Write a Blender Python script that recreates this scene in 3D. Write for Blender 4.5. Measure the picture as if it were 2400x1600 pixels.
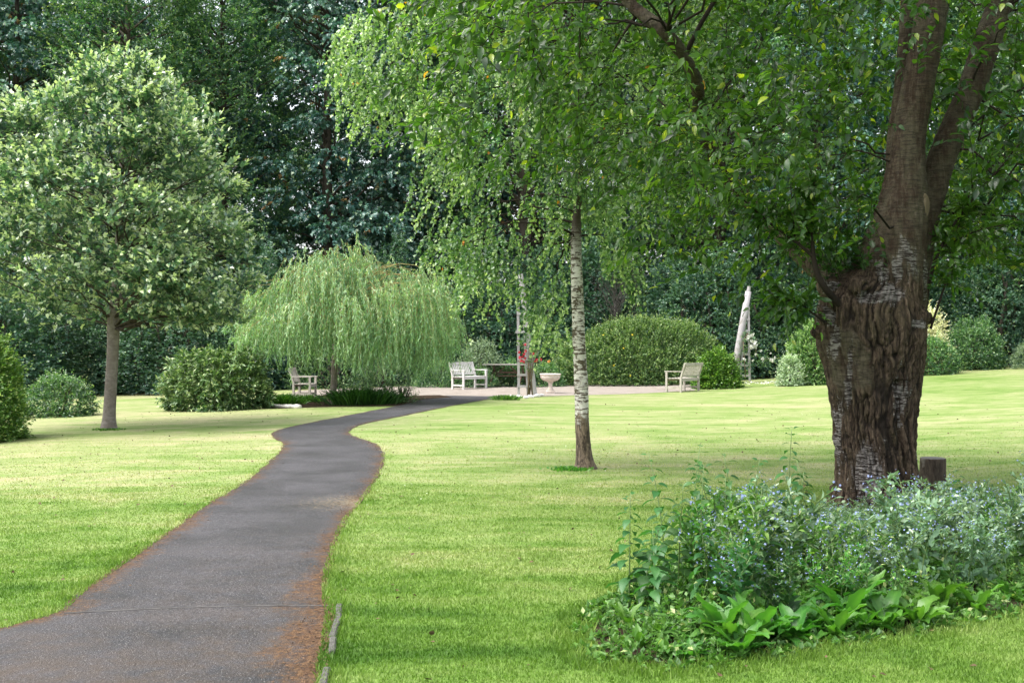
import bpy, math, random
import numpy as np
from mathutils import Vector

# ------------------------------------------------------------------ camera, sky, sun, exposure
scn = bpy.context.scene
for o in list(bpy.data.objects): bpy.data.objects.remove(o)
R = math.radians
F = 2700.0            # focal length in photo pixels (photo 2400 wide)
EYE = 1.6
cam_d = bpy.data.cameras.new('camera'); cam = bpy.data.objects.new('camera', cam_d)
scn.collection.objects.link(cam); scn.camera = cam
cam.location = (0, 0, EYE); cam.rotation_euler = (R(90), 0, 0)
cam_d.sensor_width = 36; cam_d.lens = 36 * F / 2400; cam_d.clip_end = 2000; cam_d.clip_start = 0.05
cam_d.dof.use_dof = True; cam_d.dof.focus_distance = 13; cam_d.dof.aperture_fstop = 16

SUN_EL, SUN_AZ = 60, 250      # azimuth clockwise from +Y : high on the left, a little behind the camera
w = bpy.data.worlds.new('World'); scn.world = w; w.use_nodes = True
nt = w.node_tree; bg = nt.nodes['Background']
sky = nt.nodes.new('ShaderNodeTexSky'); sky.sky_type = 'NISHITA'; sky.sun_disc = False
sky.sun_elevation = R(SUN_EL); sky.sun_rotation = R(SUN_AZ); sky.air_density = 1.0; sky.dust_density = 4.0; sky.ozone_density = 0.6
hz = nt.nodes.new('ShaderNodeHueSaturation'); hz.inputs['Saturation'].default_value = 0.35   # thin bright cloud
nt.links.new(sky.outputs[0], hz.inputs['Color']); nt.links.new(hz.outputs[0], bg.inputs[0]); bg.inputs[1].default_value = 0.15
sd = bpy.data.lights.new('sun', 'SUN'); sun = bpy.data.objects.new('sun', sd); scn.collection.objects.link(sun)
sd.energy = 1.25; sd.angle = R(42); sd.color = (1.0, 0.97, 0.92)
_d = Vector((math.sin(R(SUN_AZ)) * math.cos(R(SUN_EL)), math.cos(R(SUN_AZ)) * math.cos(R(SUN_EL)), math.sin(R(SUN_EL))))
sun.rotation_euler = _d.to_track_quat('Z', 'Y').to_euler()
scn.view_settings.view_transform = 'Standard'; scn.view_settings.look = 'None'
scn.view_settings.exposure = 1.72; scn.view_settings.gamma = 1
scn.cycles.max_bounces = 8; scn.cycles.transparent_max_bounces = 4
scn.cycles.transmission_bounces = 4; scn.cycles.diffuse_bounces = 4

# ------------------------------------------------------------------ helpers
C = scn.collection
def tag(o, label=None, cat=None, group=None, kind=None):
    if label: o['label'] = label
    if cat: o['category'] = cat
    if group: o['group'] = group
    if kind: o['kind'] = kind
    return o
def empty(name, loc, label, cat, group=None, rz=0):
    o = bpy.data.objects.new(name, None); C.objects.link(o); o.location = loc; o.rotation_euler = (0, 0, rz)
    o.empty_display_size = 0.2
    return tag(o, label, cat, group)
def mesh_np(name, V, faces, mat, parent=None, attrs=None, smooth=True, loc=None):
    """faces: list of int arrays (each Mxk). attrs: dict name->per-vertex floats"""
    me = bpy.data.meshes.new(name)
    V = np.asarray(V, dtype=np.float32)
    me.vertices.add(len(V)); me.vertices.foreach_set('co', V.ravel())
    fl = [np.asarray(f, dtype=np.int32) for f in faces if len(f)]
    nl = sum(f.size for f in fl); nf = sum(len(f) for f in fl)
    me.loops.add(nl); me.polygons.add(nf)
    me.loops.foreach_set('vertex_index', np.concatenate([f.ravel() for f in fl]))
    tot = np.concatenate([np.full(len(f), f.shape[1], dtype=np.int32) for f in fl])
    st = np.concatenate([[0], np.cumsum(tot)[:-1]]).astype(np.int32)
    me.polygons.foreach_set('loop_start', st)
    me.polygons.foreach_set('use_smooth', np.full(nf, smooth))
    if attrs:
        for k, a in attrs.items():
            at = me.attributes.new(k, 'FLOAT', 'POINT'); at.data.foreach_set('value', np.asarray(a, dtype=np.float32))
    me.update(calc_edges=True); me.validate()
    me.materials.append(mat)
    o = bpy.data.objects.new(name, me); C.objects.link(o)
    if parent: o.parent = parent
    if loc is not None: o.location = loc
    return o
class MB:
    """collects shapes into ONE mesh"""
    def __init__(s): s.V = []; s.F3 = []; s.F4 = []; s.T = []; s.n = 0
    def add(s, V, F3=None, F4=None, T=None):
        V = np.asarray(V, float).reshape(-1, 3)
        s.V.append(V)
        if F3 is not None and len(F3): s.F3.append(np.asarray(F3) + s.n)
        if F4 is not None and len(F4): s.F4.append(np.asarray(F4) + s.n)
        s.T.append(np.zeros(len(V)) if T is None else np.broadcast_to(T, (len(V),)).astype(float))
        s.n += len(V)
    def box(s, c, size, rot=None, bev=0.0):
        x, y, z = [a / 2 for a in size]
        b = min(bev, x * .45, y * .45, z * .45)
        if b > 0:
            P = []
            for sz in (-1, 1):
                for (zz, ins) in (((sz * z), b), ((sz * (z - b)), 0)) if sz < 0 else (((z - b), 0), (z, b)):
                    xx, yy = x - ins, y - ins
                    P += [(-xx + (0 if ins else b), -yy, zz), (xx - (0 if ins else b), -yy, zz), (xx, -yy + (0 if ins else b), zz), (xx, yy - (0 if ins else b), zz),
                          (xx - (0 if ins else b), yy, zz), (-xx + (0 if ins else b), yy, zz), (-xx, yy - (0 if ins else b), zz), (-xx, -yy + (0 if ins else b), zz)]
            P = np.array(P)
            F4 = []
            for r in range(3):
                for k in range(8): F4.append((r * 8 + k, r * 8 + (k + 1) % 8, (r + 1) * 8 + (k + 1) % 8, (r + 1) * 8 + k))
            F3 = [(0, k + 1, k) for k in range(1, 7)] + [(24, 24 + k, 25 + k) for k in range(1, 7)]
        else:
            P = np.array([(i * x, j * y, k * z) for i in (-1, 1) for j in (-1, 1) for k in (-1, 1)])
            F4 = [(0, 1, 3, 2), (4, 6, 7, 5), (0, 4, 5, 1), (2, 3, 7, 6), (0, 2, 6, 4), (1, 5, 7, 3)]; F3 = []
        if rot is not None:
            from mathutils import Euler
            M = np.array(Euler(rot).to_matrix()); P = P @ M.T
        s.add(P + np.array(c), F3, F4)
    def beam(s, a, b, wx, wy, up=(0, 0, 1)):
        """box from a to b, section wx by wy"""
        a = Vector(a); b = Vector(b); d = (b - a); L = d.length; d.normalize()
        u = Vector(up)
        if abs(d.dot(u)) > .95: u = Vector((0, 1, 0))
        X = d.cross(u).normalized(); Y = X.cross(d).normalized()
        P = []
        for e in (a, b):
            for (i, j) in ((-1, -1), (1, -1), (1, 1), (-1, 1)): P.append(e + X * i * wx / 2 + Y * j * wy / 2)
        s.add([tuple(p) for p in P], None, [(0, 1, 2, 3), (7, 6, 5, 4), (0, 4, 5, 1), (1, 5, 6, 2), (2, 6, 7, 3), (3, 7, 4, 0)])
    def tube(s, P, rad, n=8, cap=True, T=None):
        P = np.asarray(P, float); rad = np.broadcast_to(rad, (len(P),))
        t = np.gradient(P, axis=0); t /= np.linalg.norm(t, axis=1)[:, None] + 1e-9
        ref = np.array([1., 0, 0]) if abs(t[0][0]) < .8 else np.array([0, 1., 0])
        V = []
        X = ref
        for i in range(len(P)):
            X = X - t[i] * X.dot(t[i]); X /= np.linalg.norm(X) + 1e-9
            Y = np.cross(t[i], X)
            a = np.arange(n) / n * 2 * np.pi
            V.append(P[i] + rad[i] * (np.cos(a)[:, None] * X + np.sin(a)[:, None] * Y))
        V = np.concatenate(V)
        k = np.arange(n); F4 = []
        for i in range(len(P) - 1):
            F4.append(np.stack([i * n + k, i * n + (k + 1) % n, (i + 1) * n + (k + 1) % n, (i + 1) * n + k], 1))
        F3 = []
        if cap:
            V = np.concatenate([V, P[:1], P[-1:]]); c0 = len(P) * n; c1 = c0 + 1; b = (len(P) - 1) * n
            F3 = np.concatenate([np.stack([(k + 1) % n, k, np.full(n, c0)], 1), np.stack([b + k, b + (k + 1) % n, np.full(n, c1)], 1)])
        s.add(V, F3, np.concatenate(F4), T)
    def lathe(s, prof, n=24, c=(0, 0, 0)):
        a = np.arange(n) / n * 2 * np.pi; V = []
        for r, z in prof: V.append(np.stack([r * np.cos(a), r * np.sin(a), np.full(n, z)], 1))
        k = np.arange(n); F4 = [np.stack([i * n + k, i * n + (k + 1) % n, (i + 1) * n + (k + 1) % n, (i + 1) * n + k], 1) for i in range(len(prof) - 1)]
        s.add(np.concatenate(V) + np.array(c), None, np.concatenate(F4))
    def build(s, name, mat, parent=None, smooth=False, loc=None):
        return mesh_np(name, np.concatenate(s.V), [np.concatenate(f) for f in (s.F3, s.F4) if f], mat, parent, {'tint': np.concatenate(s.T)}, smooth, loc)

def nrm(v): return v / (np.linalg.norm(v, axis=-1, keepdims=True) + 1e-9)
def hash3(ix, iy, iz, seed):
    h = (ix * 374761393 + iy * 668265263 + iz * 1274126177 + seed * 362437) & 0xffffffff
    h = ((h ^ (h >> 13)) * 1274126177) & 0xffffffff
    return ((h ^ (h >> 16)) & 0xffff) / 65535.0
def vnoise(P, seed=0):
    P = np.asarray(P, float); i = np.floor(P).astype(np.int64); f = P - i; f = f * f * (3 - 2 * f); r = 0
    for dx in (0, 1):
        for dy in (0, 1):
            for dz in (0, 1):
                wgt = (f[:, 0] if dx else 1 - f[:, 0]) * (f[:, 1] if dy else 1 - f[:, 1]) * (f[:, 2] if dz else 1 - f[:, 2])
                r = r + wgt * hash3(i[:, 0] + dx, i[:, 1] + dy, i[:, 2] + dz, seed)
    return r * 2 - 1

# ground height of the place: level in the middle, rising to the right, falling away to the left
def gz(x, y):
    x = np.asarray(x, float); y = np.asarray(y, float)
    sp = lambda v, k: np.logaddexp(0, v * k) / k
    z = 0.042 * sp(x - 5.5, 1.0) - 0.026 * sp(-x - 3.0, 1.0)
    z = np.clip(z, -1.5, 1.2)
    fade = np.clip((np.hypot(x, y) - 3) / 5, 0, 1)
    z = z + 0.011 * fade * (np.sin(x * .9 + 1.3 * np.sin(y * .35)) * np.cos(y * .55 + .4 * x) - .2)
    return z
def on_ground(px, py):
    """photo pixel of a foot point -> point of the lawn it stands on"""
    d = EYE * F / (py - 800.0)
    for _ in range(30):
        x = (px - 1200) / F * d; z = float(gz(x, d)); d = d + 0.7 * ((EYE - z) * F / (py - 800.0) - d)
    x = (px - 1200) / F * d
    return np.array([x, d, float(gz(x, d))])
def at(px, py, d): return np.array([(px - 1200) / F * d, d, EYE + (800 - py) / F * d])
def grounded(px, d):
    x = (px - 1200) / F * d; return np.array([x, d, float(gz(x, d))])

# ------------------------------------------------------------------ materials
def new_mat(name):
    m = bpy.data.materials.new(name); m.use_nodes = True; nt = m.node_tree
    for n in list(nt.nodes): nt.nodes.remove(n)
    out = nt.nodes.new('ShaderNodeOutputMaterial')
    return m, nt, out
def N(nt, t, **kw):
    n = nt.nodes.new(t)
    for k, v in kw.items():
        if k in n.inputs.keys(): n.inputs[k].default_value = v
        else: setattr(n, k, v)
    return n
def noise(nt, vec, scale, detail=3, rough=.55, dist=0):
    n = nt.nodes.new('ShaderNodeTexNoise'); n.inputs['Scale'].default_value = scale; n.inputs['Detail'].default_value = detail
    n.inputs['Roughness'].default_value = rough; n.inputs['Distortion'].default_value = dist
    if vec is not None: nt.links.new(vec, n.inputs['Vector'])
    return n.outputs['Fac']
def mapping(nt, vec, scale=(1, 1, 1), rot=(0, 0, 0)):
    n = nt.nodes.new('ShaderNodeMapping'); n.inputs['Scale'].default_value = scale; n.inputs['Rotation'].default_value = rot
    nt.links.new(vec, n.inputs['Vector']); return n.outputs[0]
def ramp(nt, fac, stops, interp='LINEAR'):
    n = nt.nodes.new('ShaderNodeValToRGB'); cr = n.color_ramp; cr.interpolation = interp
    while len(cr.elements) < len(stops): cr.elements.new(.5)
    for e, (p, c) in zip(cr.elements, stops): e.position = p; e.color = (*c, 1) if len(c) == 3 else c
    nt.links.new(fac, n.inputs[0]); return n.outputs[0]
def rampv(nt, fac, a, b): return ramp(nt, fac, [(a, (0, 0, 0)), (b, (1, 1, 1))])
def mix(nt, fac, a, b, bt='MIX'):
    n = nt.nodes.new('ShaderNodeMix'); n.data_type = 'RGBA'; n.blend_type = bt; n.clamp_factor = True
    for s, v in ((n.inputs[0], fac), (n.inputs[6], a), (n.inputs[7], b)):
        if isinstance(v, (int, float)): s.default_value = v
        elif isinstance(v, tuple): s.default_value = (*v, 1)
        else: nt.links.new(v, s)
    return n.outputs[2]
def math_(nt, op, a, b=None, c=None):
    n = nt.nodes.new('ShaderNodeMath'); n.operation = op; n.use_clamp = False
    for i, v in enumerate((a, b, c)):
        if v is None: continue
        if isinstance(v, (int, float)): n.inputs[i].default_value = v
        else: nt.links.new(v, n.inputs[i])
    return n.outputs[0]
def attr(nt, name):
    n = nt.nodes.new('ShaderNodeAttribute'); n.attribute_name = name; return n.outputs['Fac']
def wpos(nt): return nt.nodes.new('ShaderNodeNewGeometry').outputs['Position']
def opos(nt): return nt.nodes.new('ShaderNodeTexCoord').outputs['Object']
def princ(nt, out, col, rough=.6, bump=None, bstr=.5, bdist=.01, spec=.5):
    p = nt.nodes.new('ShaderNodeBsdfPrincipled')
    for s, v in ((p.inputs['Base Color'], col), (p.inputs['Roughness'], rough)):
        if isinstance(v, (int, float)): s.default_value = v
        elif isinstance(v, tuple): s.default_value = (*v, 1)
        else: nt.links.new(v, s)
    p.inputs['Specular IOR Level'].default_value = spec
    if bump is not None:
        b = nt.nodes.new('ShaderNodeBump'); b.inputs['Strength'].default_value = bstr; b.inputs['Distance'].default_value = bdist
        nt.links.new(bump, b.inputs['Height']); nt.links.new(b.outputs[0], p.inputs['Normal'])
    nt.links.new(p.outputs[0], out.inputs['Surface'])
    return p
def leaf_mat(name, dark, mid, light, tip=None, odd=None, rough=.42, trans=.3, tcol=None, spec=.5):
    """tint attribute: 0..1 dark->light; 1..2 young tip; >2 odd (orange) leaf"""
    m, nt, out = new_mat(name)
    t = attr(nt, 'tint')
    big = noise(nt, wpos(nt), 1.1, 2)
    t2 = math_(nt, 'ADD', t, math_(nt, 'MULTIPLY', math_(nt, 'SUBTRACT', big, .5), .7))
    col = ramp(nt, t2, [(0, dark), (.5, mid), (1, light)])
    if tip: col = mix(nt, rampv(nt, math_(nt, 'MULTIPLY', t, .5), .5, .6), col, tip)
    if odd: col = mix(nt, rampv(nt, math_(nt, 'MULTIPLY', t, .25), .54, .58), col, odd)
    oi = nt.nodes.new('ShaderNodeObjectInfo')
    hs = nt.nodes.new('ShaderNodeHueSaturation'); nt.links.new(col, hs.inputs['Color'])
    nt.links.new(math_(nt, 'MULTIPLY_ADD', oi.outputs['Random'], .03, .485), hs.inputs['Hue'])
    nt.links.new(math_(nt, 'MULTIPLY_ADD', oi.outputs['Random'], .3, .85), hs.inputs['Value'])
    col = hs.outputs[0]
    p = princ(nt, out, col, rough, spec=spec)
    tr = nt.nodes.new('ShaderNodeBsdfTranslucent')
    tc = mix(nt, 1.0, col, tcol or (1.6, 1.9, .7), 'MULTIPLY')
    nt.links.new(tc, tr.inputs['Color'])
    ms = nt.nodes.new('ShaderNodeMixShader'); ms.inputs[0].default_value = trans
    nt.links.new(p.outputs[0], ms.inputs[1]); nt.links.new(tr.outputs[0], ms.inputs[2]); nt.links.new(ms.outputs[0], out.inputs['Surface'])
    return m

def lawn_color(nt):
    P = wpos(nt)
    n1 = noise(nt, mapping(nt, P, (.45, 1.15, 0), (0, 0, .12)), 1.0, 6, .66, .8)
    n2 = noise(nt, mapping(nt, P, (1.5, 2.4, 0), (0, 0, .25)), 1.2, 4, .6)
    n3 = noise(nt, mapping(nt, P, (.12, .2, 0)), 1.0, 2)
    sep = nt.nodes.new('ShaderNodeSeparateXYZ'); nt.links.new(P, sep.inputs[0])
    # thinner, more worn turf farther up the lawn; tree shade put into the near grass as darker green
    far = rampv(nt, math_(nt, 'MULTIPLY', sep.outputs[1], .05), .30, .72)
    f = math_(nt, 'MULTIPLY_ADD', n1, 1.3, math_(nt, 'MULTIPLY_ADD', n2, .7, -.70))
    f = math_(nt, 'ADD', f, math_(nt, 'MULTIPLY_ADD', n3, .7, -.35))
    # drier turf on the left-hand lawn
    f = math_(nt, 'ADD', f, math_(nt, 'MULTIPLY', rampv(nt, math_(nt, 'MULTIPLY_ADD', sep.outputs[0], -.1, .2), .3, .9), .12))
    f = math_(nt, 'ADD', f, math_(nt, 'MULTIPLY', far, .34))
    col = ramp(nt, f, [(.10, (.042, .100, .010)), (.34, (.094, .168, .026)), (.56, (.160, .222, .062)), (.80, (.245, .262, .118)), (1.0, (.30, .275, .155))])
    return col, P
def grass_ground_mat():
    m, nt, out = new_mat('lawn_turf'); col, P = lawn_color(nt)
    fine = noise(nt, mapping(nt, P, (60, 34, 60)), 1.0, 4, .7)
    mid = noise(nt, P, 9, 3, .6)
    k = math_(nt, 'MULTIPLY_ADD', fine, 1.0, .52)
    k = math_(nt, 'MULTIPLY', k, math_(nt, 'MULTIPLY_ADD', mid, .5, .77))
    cc = nt.nodes.new('ShaderNodeCombineColor')
    for i in range(3): nt.links.new(k, cc.inputs[i])
    col = mix(nt, 1.0, col, cc.outputs[0], 'MULTIPLY')
    p = princ(nt, out, col, .8, fine, .6, .02, spec=.2); return m
def blade_mat():
    m, nt, out = new_mat('grass_blades'); col, P = lawn_color(nt)
    t = attr(nt, 'tint')
    col = mix(nt, 1.0, col, ramp(nt, t, [(0, (.8, .85, .7)), (.55, (1.45, 1.4, 1.3)), (.86, (1.8, 1.7, 1.8)), (1, (2.2, 1.8, 2.4))]), 'MULTIPLY')
    p = princ(nt, out, col, .55, spec=.3)
    tr = nt.nodes.new('ShaderNodeBsdfTranslucent'); nt.links.new(mix(nt, 1.0, col, (1.3, 1.5, .8), 'MULTIPLY'), tr.inputs[0])
    ms = nt.nodes.new('ShaderNodeMixShader'); ms.inputs[0].default_value = .35
    nt.links.new(p.outputs[0], ms.inputs[1]); nt.links.new(tr.outputs[0], ms.inputs[2]); nt.links.new(ms.outputs[0], out.inputs[0]); return m
def asphalt_mat():
    m, nt, out = new_mat('old_asphalt'); P = wpos(nt); u = attr(nt, 'edge'); v = attr(nt, 'along')
    agg = noise(nt, P, 70, 3, .8); vor = nt.nodes.new('ShaderNodeTexVoronoi'); vor.inputs['Scale'].default_value = 120; nt.links.new(P, vor.inputs['Vector'])
    patch = noise(nt, P, 1.3, 4, .6); n2 = noise(nt, P, 6, 4, .65); n3 = noise(nt, P, 28, 3, .7)
    base = ramp(nt, patch, [(.3, (.024, .023, .024)), (.7, (.060, .059, .067))])
    base = mix(nt, rampv(nt, agg, .38, .64), mix(nt, 1.0, base, (.35, .34, .33), 'MULTIPLY'), mix(nt, 1.0, base, (1.75, 1.75, 1.75), 'MULTIPLY'))
    wn = nt.nodes.new('ShaderNodeTexWhiteNoise'); wn.noise_dimensions = '3D'; nt.links.new(vor.outputs['Position'], wn.inputs['Vector'])
    speck = math_(nt, 'MULTIPLY', rampv(nt, wn.outputs['Value'], .84, .94), ramp(nt, vor.outputs['Distance'], [(.2, (1, 1, 1)), (.42, (0, 0, 0))]))
    base = mix(nt, speck, base, (.30, .29, .28))
    # orange brown moss and needles gathered towards the edges, more on the near stretch
    near = ramp(nt, v, [(.0, (1, 1, 1)), (.26, (.95, .95, .95)), (.34, (.55, .55, .55)), (.5, (.25, .25, .25)), (1, (.0, .0, .0))])
    e = math_(nt, 'ADD', u, math_(nt, 'MULTIPLY_ADD', n2, .55, -.30))
    e = math_(nt, 'ADD', e, math_(nt, 'MULTIPLY_ADD', near, .26, -.06))
    e = math_(nt, 'ADD', e, math_(nt, 'MULTIPLY_ADD', patch, .5, -.30))
    e = math_(nt, 'ADD', e, math_(nt, 'MULTIPLY_ADD', n3, .3, -.15))
    mask = math_(nt, 'MULTIPLY', rampv(nt, e, .76, 1.00), .9)
    moss = ramp(nt, n3, [(.3, (.016, .008, .003)), (.5, (.070, .030, .008)), (.7, (.15, .080, .028))])
    thin = math_(nt, 'MULTIPLY', rampv(nt, math_(nt, 'MULTIPLY_ADD', n2, .6, math_(nt, 'MULTIPLY', patch, .5)), .42, .66), ramp(nt, v, [(0, (1, 1, 1)), (.23, (.9, .9, .9)), (.30, (.35, .35, .35)), (.4, (.1, .1, .1)), (1, (0, 0, 0))]))
    base = mix(nt, math_(nt, 'MULTIPLY', thin, .8), base, mix(nt, agg, (.026, .016, .007), (.095, .056, .019)))
    base = mix(nt, mask, base, moss)
    hay = nt.nodes.new('ShaderNodeVectorMath'); hay.operation = 'DISTANCE'; nt.links.new(P, hay.inputs[0]); h0 = on_ground(845, 1178); hay.inputs[1].default_value = tuple(h0)
    hm = math_(nt, 'ADD', math_(nt, 'MULTIPLY', hay.outputs['Value'], .9), math_(nt, 'MULTIPLY_ADD', n3, 2.6, -1.2))
    base = mix(nt, ramp(nt, hm, [(.1, (.6, .6, .6)), (.55, (0, 0, 0))]), base, (.23, .18, .105))
    rough = ramp(nt, patch, [(.3, (.55, .55, .55)), (.7, (.75, .75, .75))])
    bh = math_(nt, 'ADD', agg, math_(nt, 'MULTIPLY', vor.outputs['Distance'], .8))
    princ(nt, out, base, rough, bh, .8, .006, spec=.35); return m
def gravel_mat():
    m, nt, out = new_mat('gravel'); P = wpos(nt)
    a = noise(nt, P, 40, 3, .7); b = noise(nt, P, 1.5, 3)
    col = mix(nt, a, (.15, .125, .105), (.37, .33, .29)); col = mix(nt, rampv(nt, b, .5, .75), col, (.20, .17, .14))
    princ(nt, out, col, .9, a, .7, .02, .2); return m
def soil_mat():
    m, nt, out = new_mat('soil'); P = wpos(nt); a = noise(nt, P, 25, 5, .7)
    princ(nt, out, ramp(nt, a, [(.3, (.012, .008, .005)), (.7, (.07, .048, .03))]), .95, a, 1, .04, .1); return m
def wood_mat(name, c1, c2, stain=(.10, .10, .05), sc=(1, 1, 1)):
    m, nt, out = new_mat(name); P = opos(nt)
    g = noise(nt, mapping(nt, P, (30 * sc[0], 30 * sc[1], 5 * sc[2])), 1, 4, .65); b = noise(nt, P, 3.5, 3)
    col = mix(nt, g, c1, c2); col = mix(nt, rampv(nt, b, .55, .75), col, stain)
    princ(nt, out, col, .8, g, .4, .004, .25); return m
def bark_mat(name, c1, c2, c3=None, sc=(10, 10, 2), white=None):
    m, nt, out = new_mat(name); P = opos(nt)
    g = noise(nt, mapping(nt, P, sc), 1, 5, .7, .4); b = noise(nt, P, 4, 3)
    col = ramp(nt, g, [(.3, c1), (.65, c2)])
    if c3: col = mix(nt, rampv(nt, b, .5, .65), col, c3)
    princ(nt, out, col, .85, g, .8, .02, .2); return m
def birch_bark_mat():
    m, nt, out = new_mat('birch_bark'); P = opos(nt)
    sep = nt.nodes.new('ShaderNodeSeparateXYZ'); nt.links.new(P, sep.inputs[0]); z = sep.outputs[2]
    lent = noise(nt, mapping(nt, P, (7, 7, 42)), 1, 3, .7, .3)
    blotch = noise(nt, mapping(nt, P, (9, 9, 12)), 1, 4, .7, .5)
    fine = noise(nt, mapping(nt, P, (20, 20, 150)), 1, 2, .6)
    white = mix(nt, blotch, (.74, .72, .68), (.50, .46, .41))
    col = mix(nt, rampv(nt, math_(nt, 'ADD', lent, math_(nt, 'MULTIPLY_ADD', blotch, .5, -.24)), .50, .57), white, (.085, .062, .045))
    col = mix(nt, rampv(nt, fine, .60, .72), col, (.10, .08, .06))
    col = mix(nt, rampv(nt, blotch, .54, .62), col, (.09, .075, .045))
    rough_b = noise(nt, mapping(nt, P, (26, 26, 8)), 1, 4, .7, .8)
    low = ramp(nt, z, [(.0, (.95, .95, .95)), (.35, (.75, .75, .75)), (.85, (.25, .25, .25)), (1, (.0, .0, .0))])
    basec = mix(nt, rampv(nt, rough_b, .40, .62), (.035, .024, .016), (.20, .15, .105))
    # ragged transition from furrowed base to white bark
    k = rampv(nt, math_(nt, 'SUBTRACT', math_(nt, 'ADD', low, math_(nt, 'MULTIPLY_ADD', rough_b, .9, -.45)), .35), 0.0, .16)
    col = mix(nt, k, col, basec)
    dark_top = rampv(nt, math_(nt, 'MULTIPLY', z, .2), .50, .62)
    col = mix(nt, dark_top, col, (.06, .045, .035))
    princ(nt, out, col, .7, math_(nt, 'ADD', lent, math_(nt, 'MULTIPLY', rough_b, low)), .8, .02, .3); return m
def cherry_bark_mat():
    m, nt, out = new_mat('cherry_bark'); P = opos(nt)
    ridge = attr(nt, 'ridge')           # real relief baked with the mesh: 1 = crest, 0 = furrow
    sil = attr(nt, 'smooth')            # 1 = old smooth bark with lenticels
    fur = noise(nt, mapping(nt, P, (30, 30, 5)), 1, 5, .75, .6)
    band = noise(nt, mapping(nt, P, (9, 9, 62)), 1, 4, .75, .6)
    pat = noise(nt, mapping(nt, P, (5, 5, 2.2)), 1, 4, .65, .4)
    brown = ramp(nt, fur, [(.34, (.010, .007, .005)), (.48, (.060, .040, .026)), (.66, (.17, .125, .085))])
    brown = mix(nt, math_(nt, 'MULTIPLY', rampv(nt, pat, .52, .72), .6), brown, (.050, .044, .018))
    brown = mix(nt, math_(nt, 'MULTIPLY', ramp(nt, ridge, [(.1, (1, 1, 1)), (.62, (0, 0, 0))]), .85), brown, (.010, .007, .005))
    smooth_c = mix(nt, rampv(nt, pat, .42, .58), (.050, .030, .018), (.092, .078, .050)); smooth_c = mix(nt, rampv(nt, fur, .45, .75), smooth_c, (.13, .105, .075))
    smooth_c = mix(nt, math_(nt, 'MULTIPLY', rampv(nt, band, .46, .60), .6), smooth_c, (.012, .008, .006))
    silver = mix(nt, rampv(nt, band, .42, .54), (.27, .25, .235), (.03, .021, .016))
    sm = rampv(nt, math_(nt, 'ADD', sil, math_(nt, 'MULTIPLY_ADD', pat, .6, -.3)), .45, .55)
    col = mix(nt, sm, brown, smooth_c)
    ss = attr(nt, 'silver')
    k = rampv(nt, math_(nt, 'ADD', ss, math_(nt, 'ADD', math_(nt, 'MULTIPLY_ADD', fur, 1.5, -.75), math_(nt, 'MULTIPLY_ADD', pat, 1.2, -.6))), .5, .60)
    col = mix(nt, k, col, silver)
    h = math_(nt, 'ADD', math_(nt, 'MULTIPLY', fur, 1.0), math_(nt, 'MULTIPLY', band, .5))
    princ(nt, out, col, .75, h, 1.0, .03, .25); return m
def stone_mat(name, c1, c2, sc=12):
    m, nt, out = new_mat(name); P = opos(nt); a = noise(nt, P, sc, 4, .7); b = noise(nt, P, 3, 3)
    col = mix(nt, rampv(nt, a, .3, .7), c1, c2); col = mix(nt, rampv(nt, b, .55, .75), col, tuple(x * .55 for x in c1))
    princ(nt, out, col, .85, a, .5, .01, .2); return m
def flat_mat(name, c, rough=.6, trans=0):
    m, nt, out = new_mat(name); t = attr(nt, 'tint')
    col = mix(nt, t, tuple(x * .7 for x in c), c)
    p = princ(nt, out, col, rough)
    if trans:
        tr = nt.nodes.new('ShaderNodeBsdfTranslucent'); nt.links.new(col, tr.inputs[0])
        ms = nt.nodes.new('ShaderNodeMixShader'); ms.inputs[0].default_value = trans
        nt.links.new(p.outputs[0], ms.inputs[1]); nt.links.new(tr.outputs[0], ms.inputs[2]); nt.links.new(ms.outputs[0], out.inputs[0])
    return m

M = {}
M['turf'] = grass_ground_mat(); M['blade'] = blade_mat(); M['asphalt'] = asphalt_mat(); M['gravel'] = gravel_mat(); M['soil'] = soil_mat()
M['bench'] = wood_mat('weathered_teak', (.26, .24, .20), (.44, .41, .36), (.17, .155, .11))
M['bench_pale'] = wood_mat('silvered_teak', (.40, .39, .37), (.62, .61, .58), (.26, .24, .19))
M['table'] = wood_mat('brown_wood', (.055, .034, .024), (.13, .082, .056), (.16, .14, .12))
M['table_top'] = wood_mat('grey_wood', (.15, .135, .12), (.26, .245, .23))
M['post'] = wood_mat('grey_timber', (.26, .24, .25), (.40, .38, .385), (.20, .19, .16))
M['dark_post'] = wood_mat('brown_timber', (.10, .075, .05), (.20, .15, .10))
M['stone'] = stone_mat('cast_stone', (.50, .42, .36), (.66, .59, .52))
M['white_stone'] = stone_mat('white_stone', (.48, .46, .42), (.74, .72, .68))
M['kerb'] = stone_mat('concrete_edging', (.055, .053, .046), (.125, .12, .112), 22)
M['birch_bark'] = birch_bark_mat(); M['cherry_bark'] = cherry_bark_mat()
M['oak_bark'] = bark_mat('grey_brown_bark', (.11, .092, .080), (.24, .21, .19), (.16, .135, .115), (9, 9, 14))
M['twig'] = bark_mat('dark_twig', (.012, .009, .007), (.034, .025, .019))
M['willow_twig'] = bark_mat('willow_twig', (.20, .16, .06), (.34, .27, .11))
M['grey_twig'] = bark_mat('grey_twig', (.05, .045, .04), (.11, .10, .09))
M['dark_bark'] = bark_mat('dark_bark', (.03, .025, .02), (.085, .07, .055))
ORANGE = (.55, .17, .03)
M['cherry'] = leaf_mat('cherry_leaf', (.014, .050, .011), (.036, .112, .018), (.100, .215, .028), (.27, .36, .04), (.42, .22, .03), .32, .50, (1.9, 2.0, .6), .8)
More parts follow.
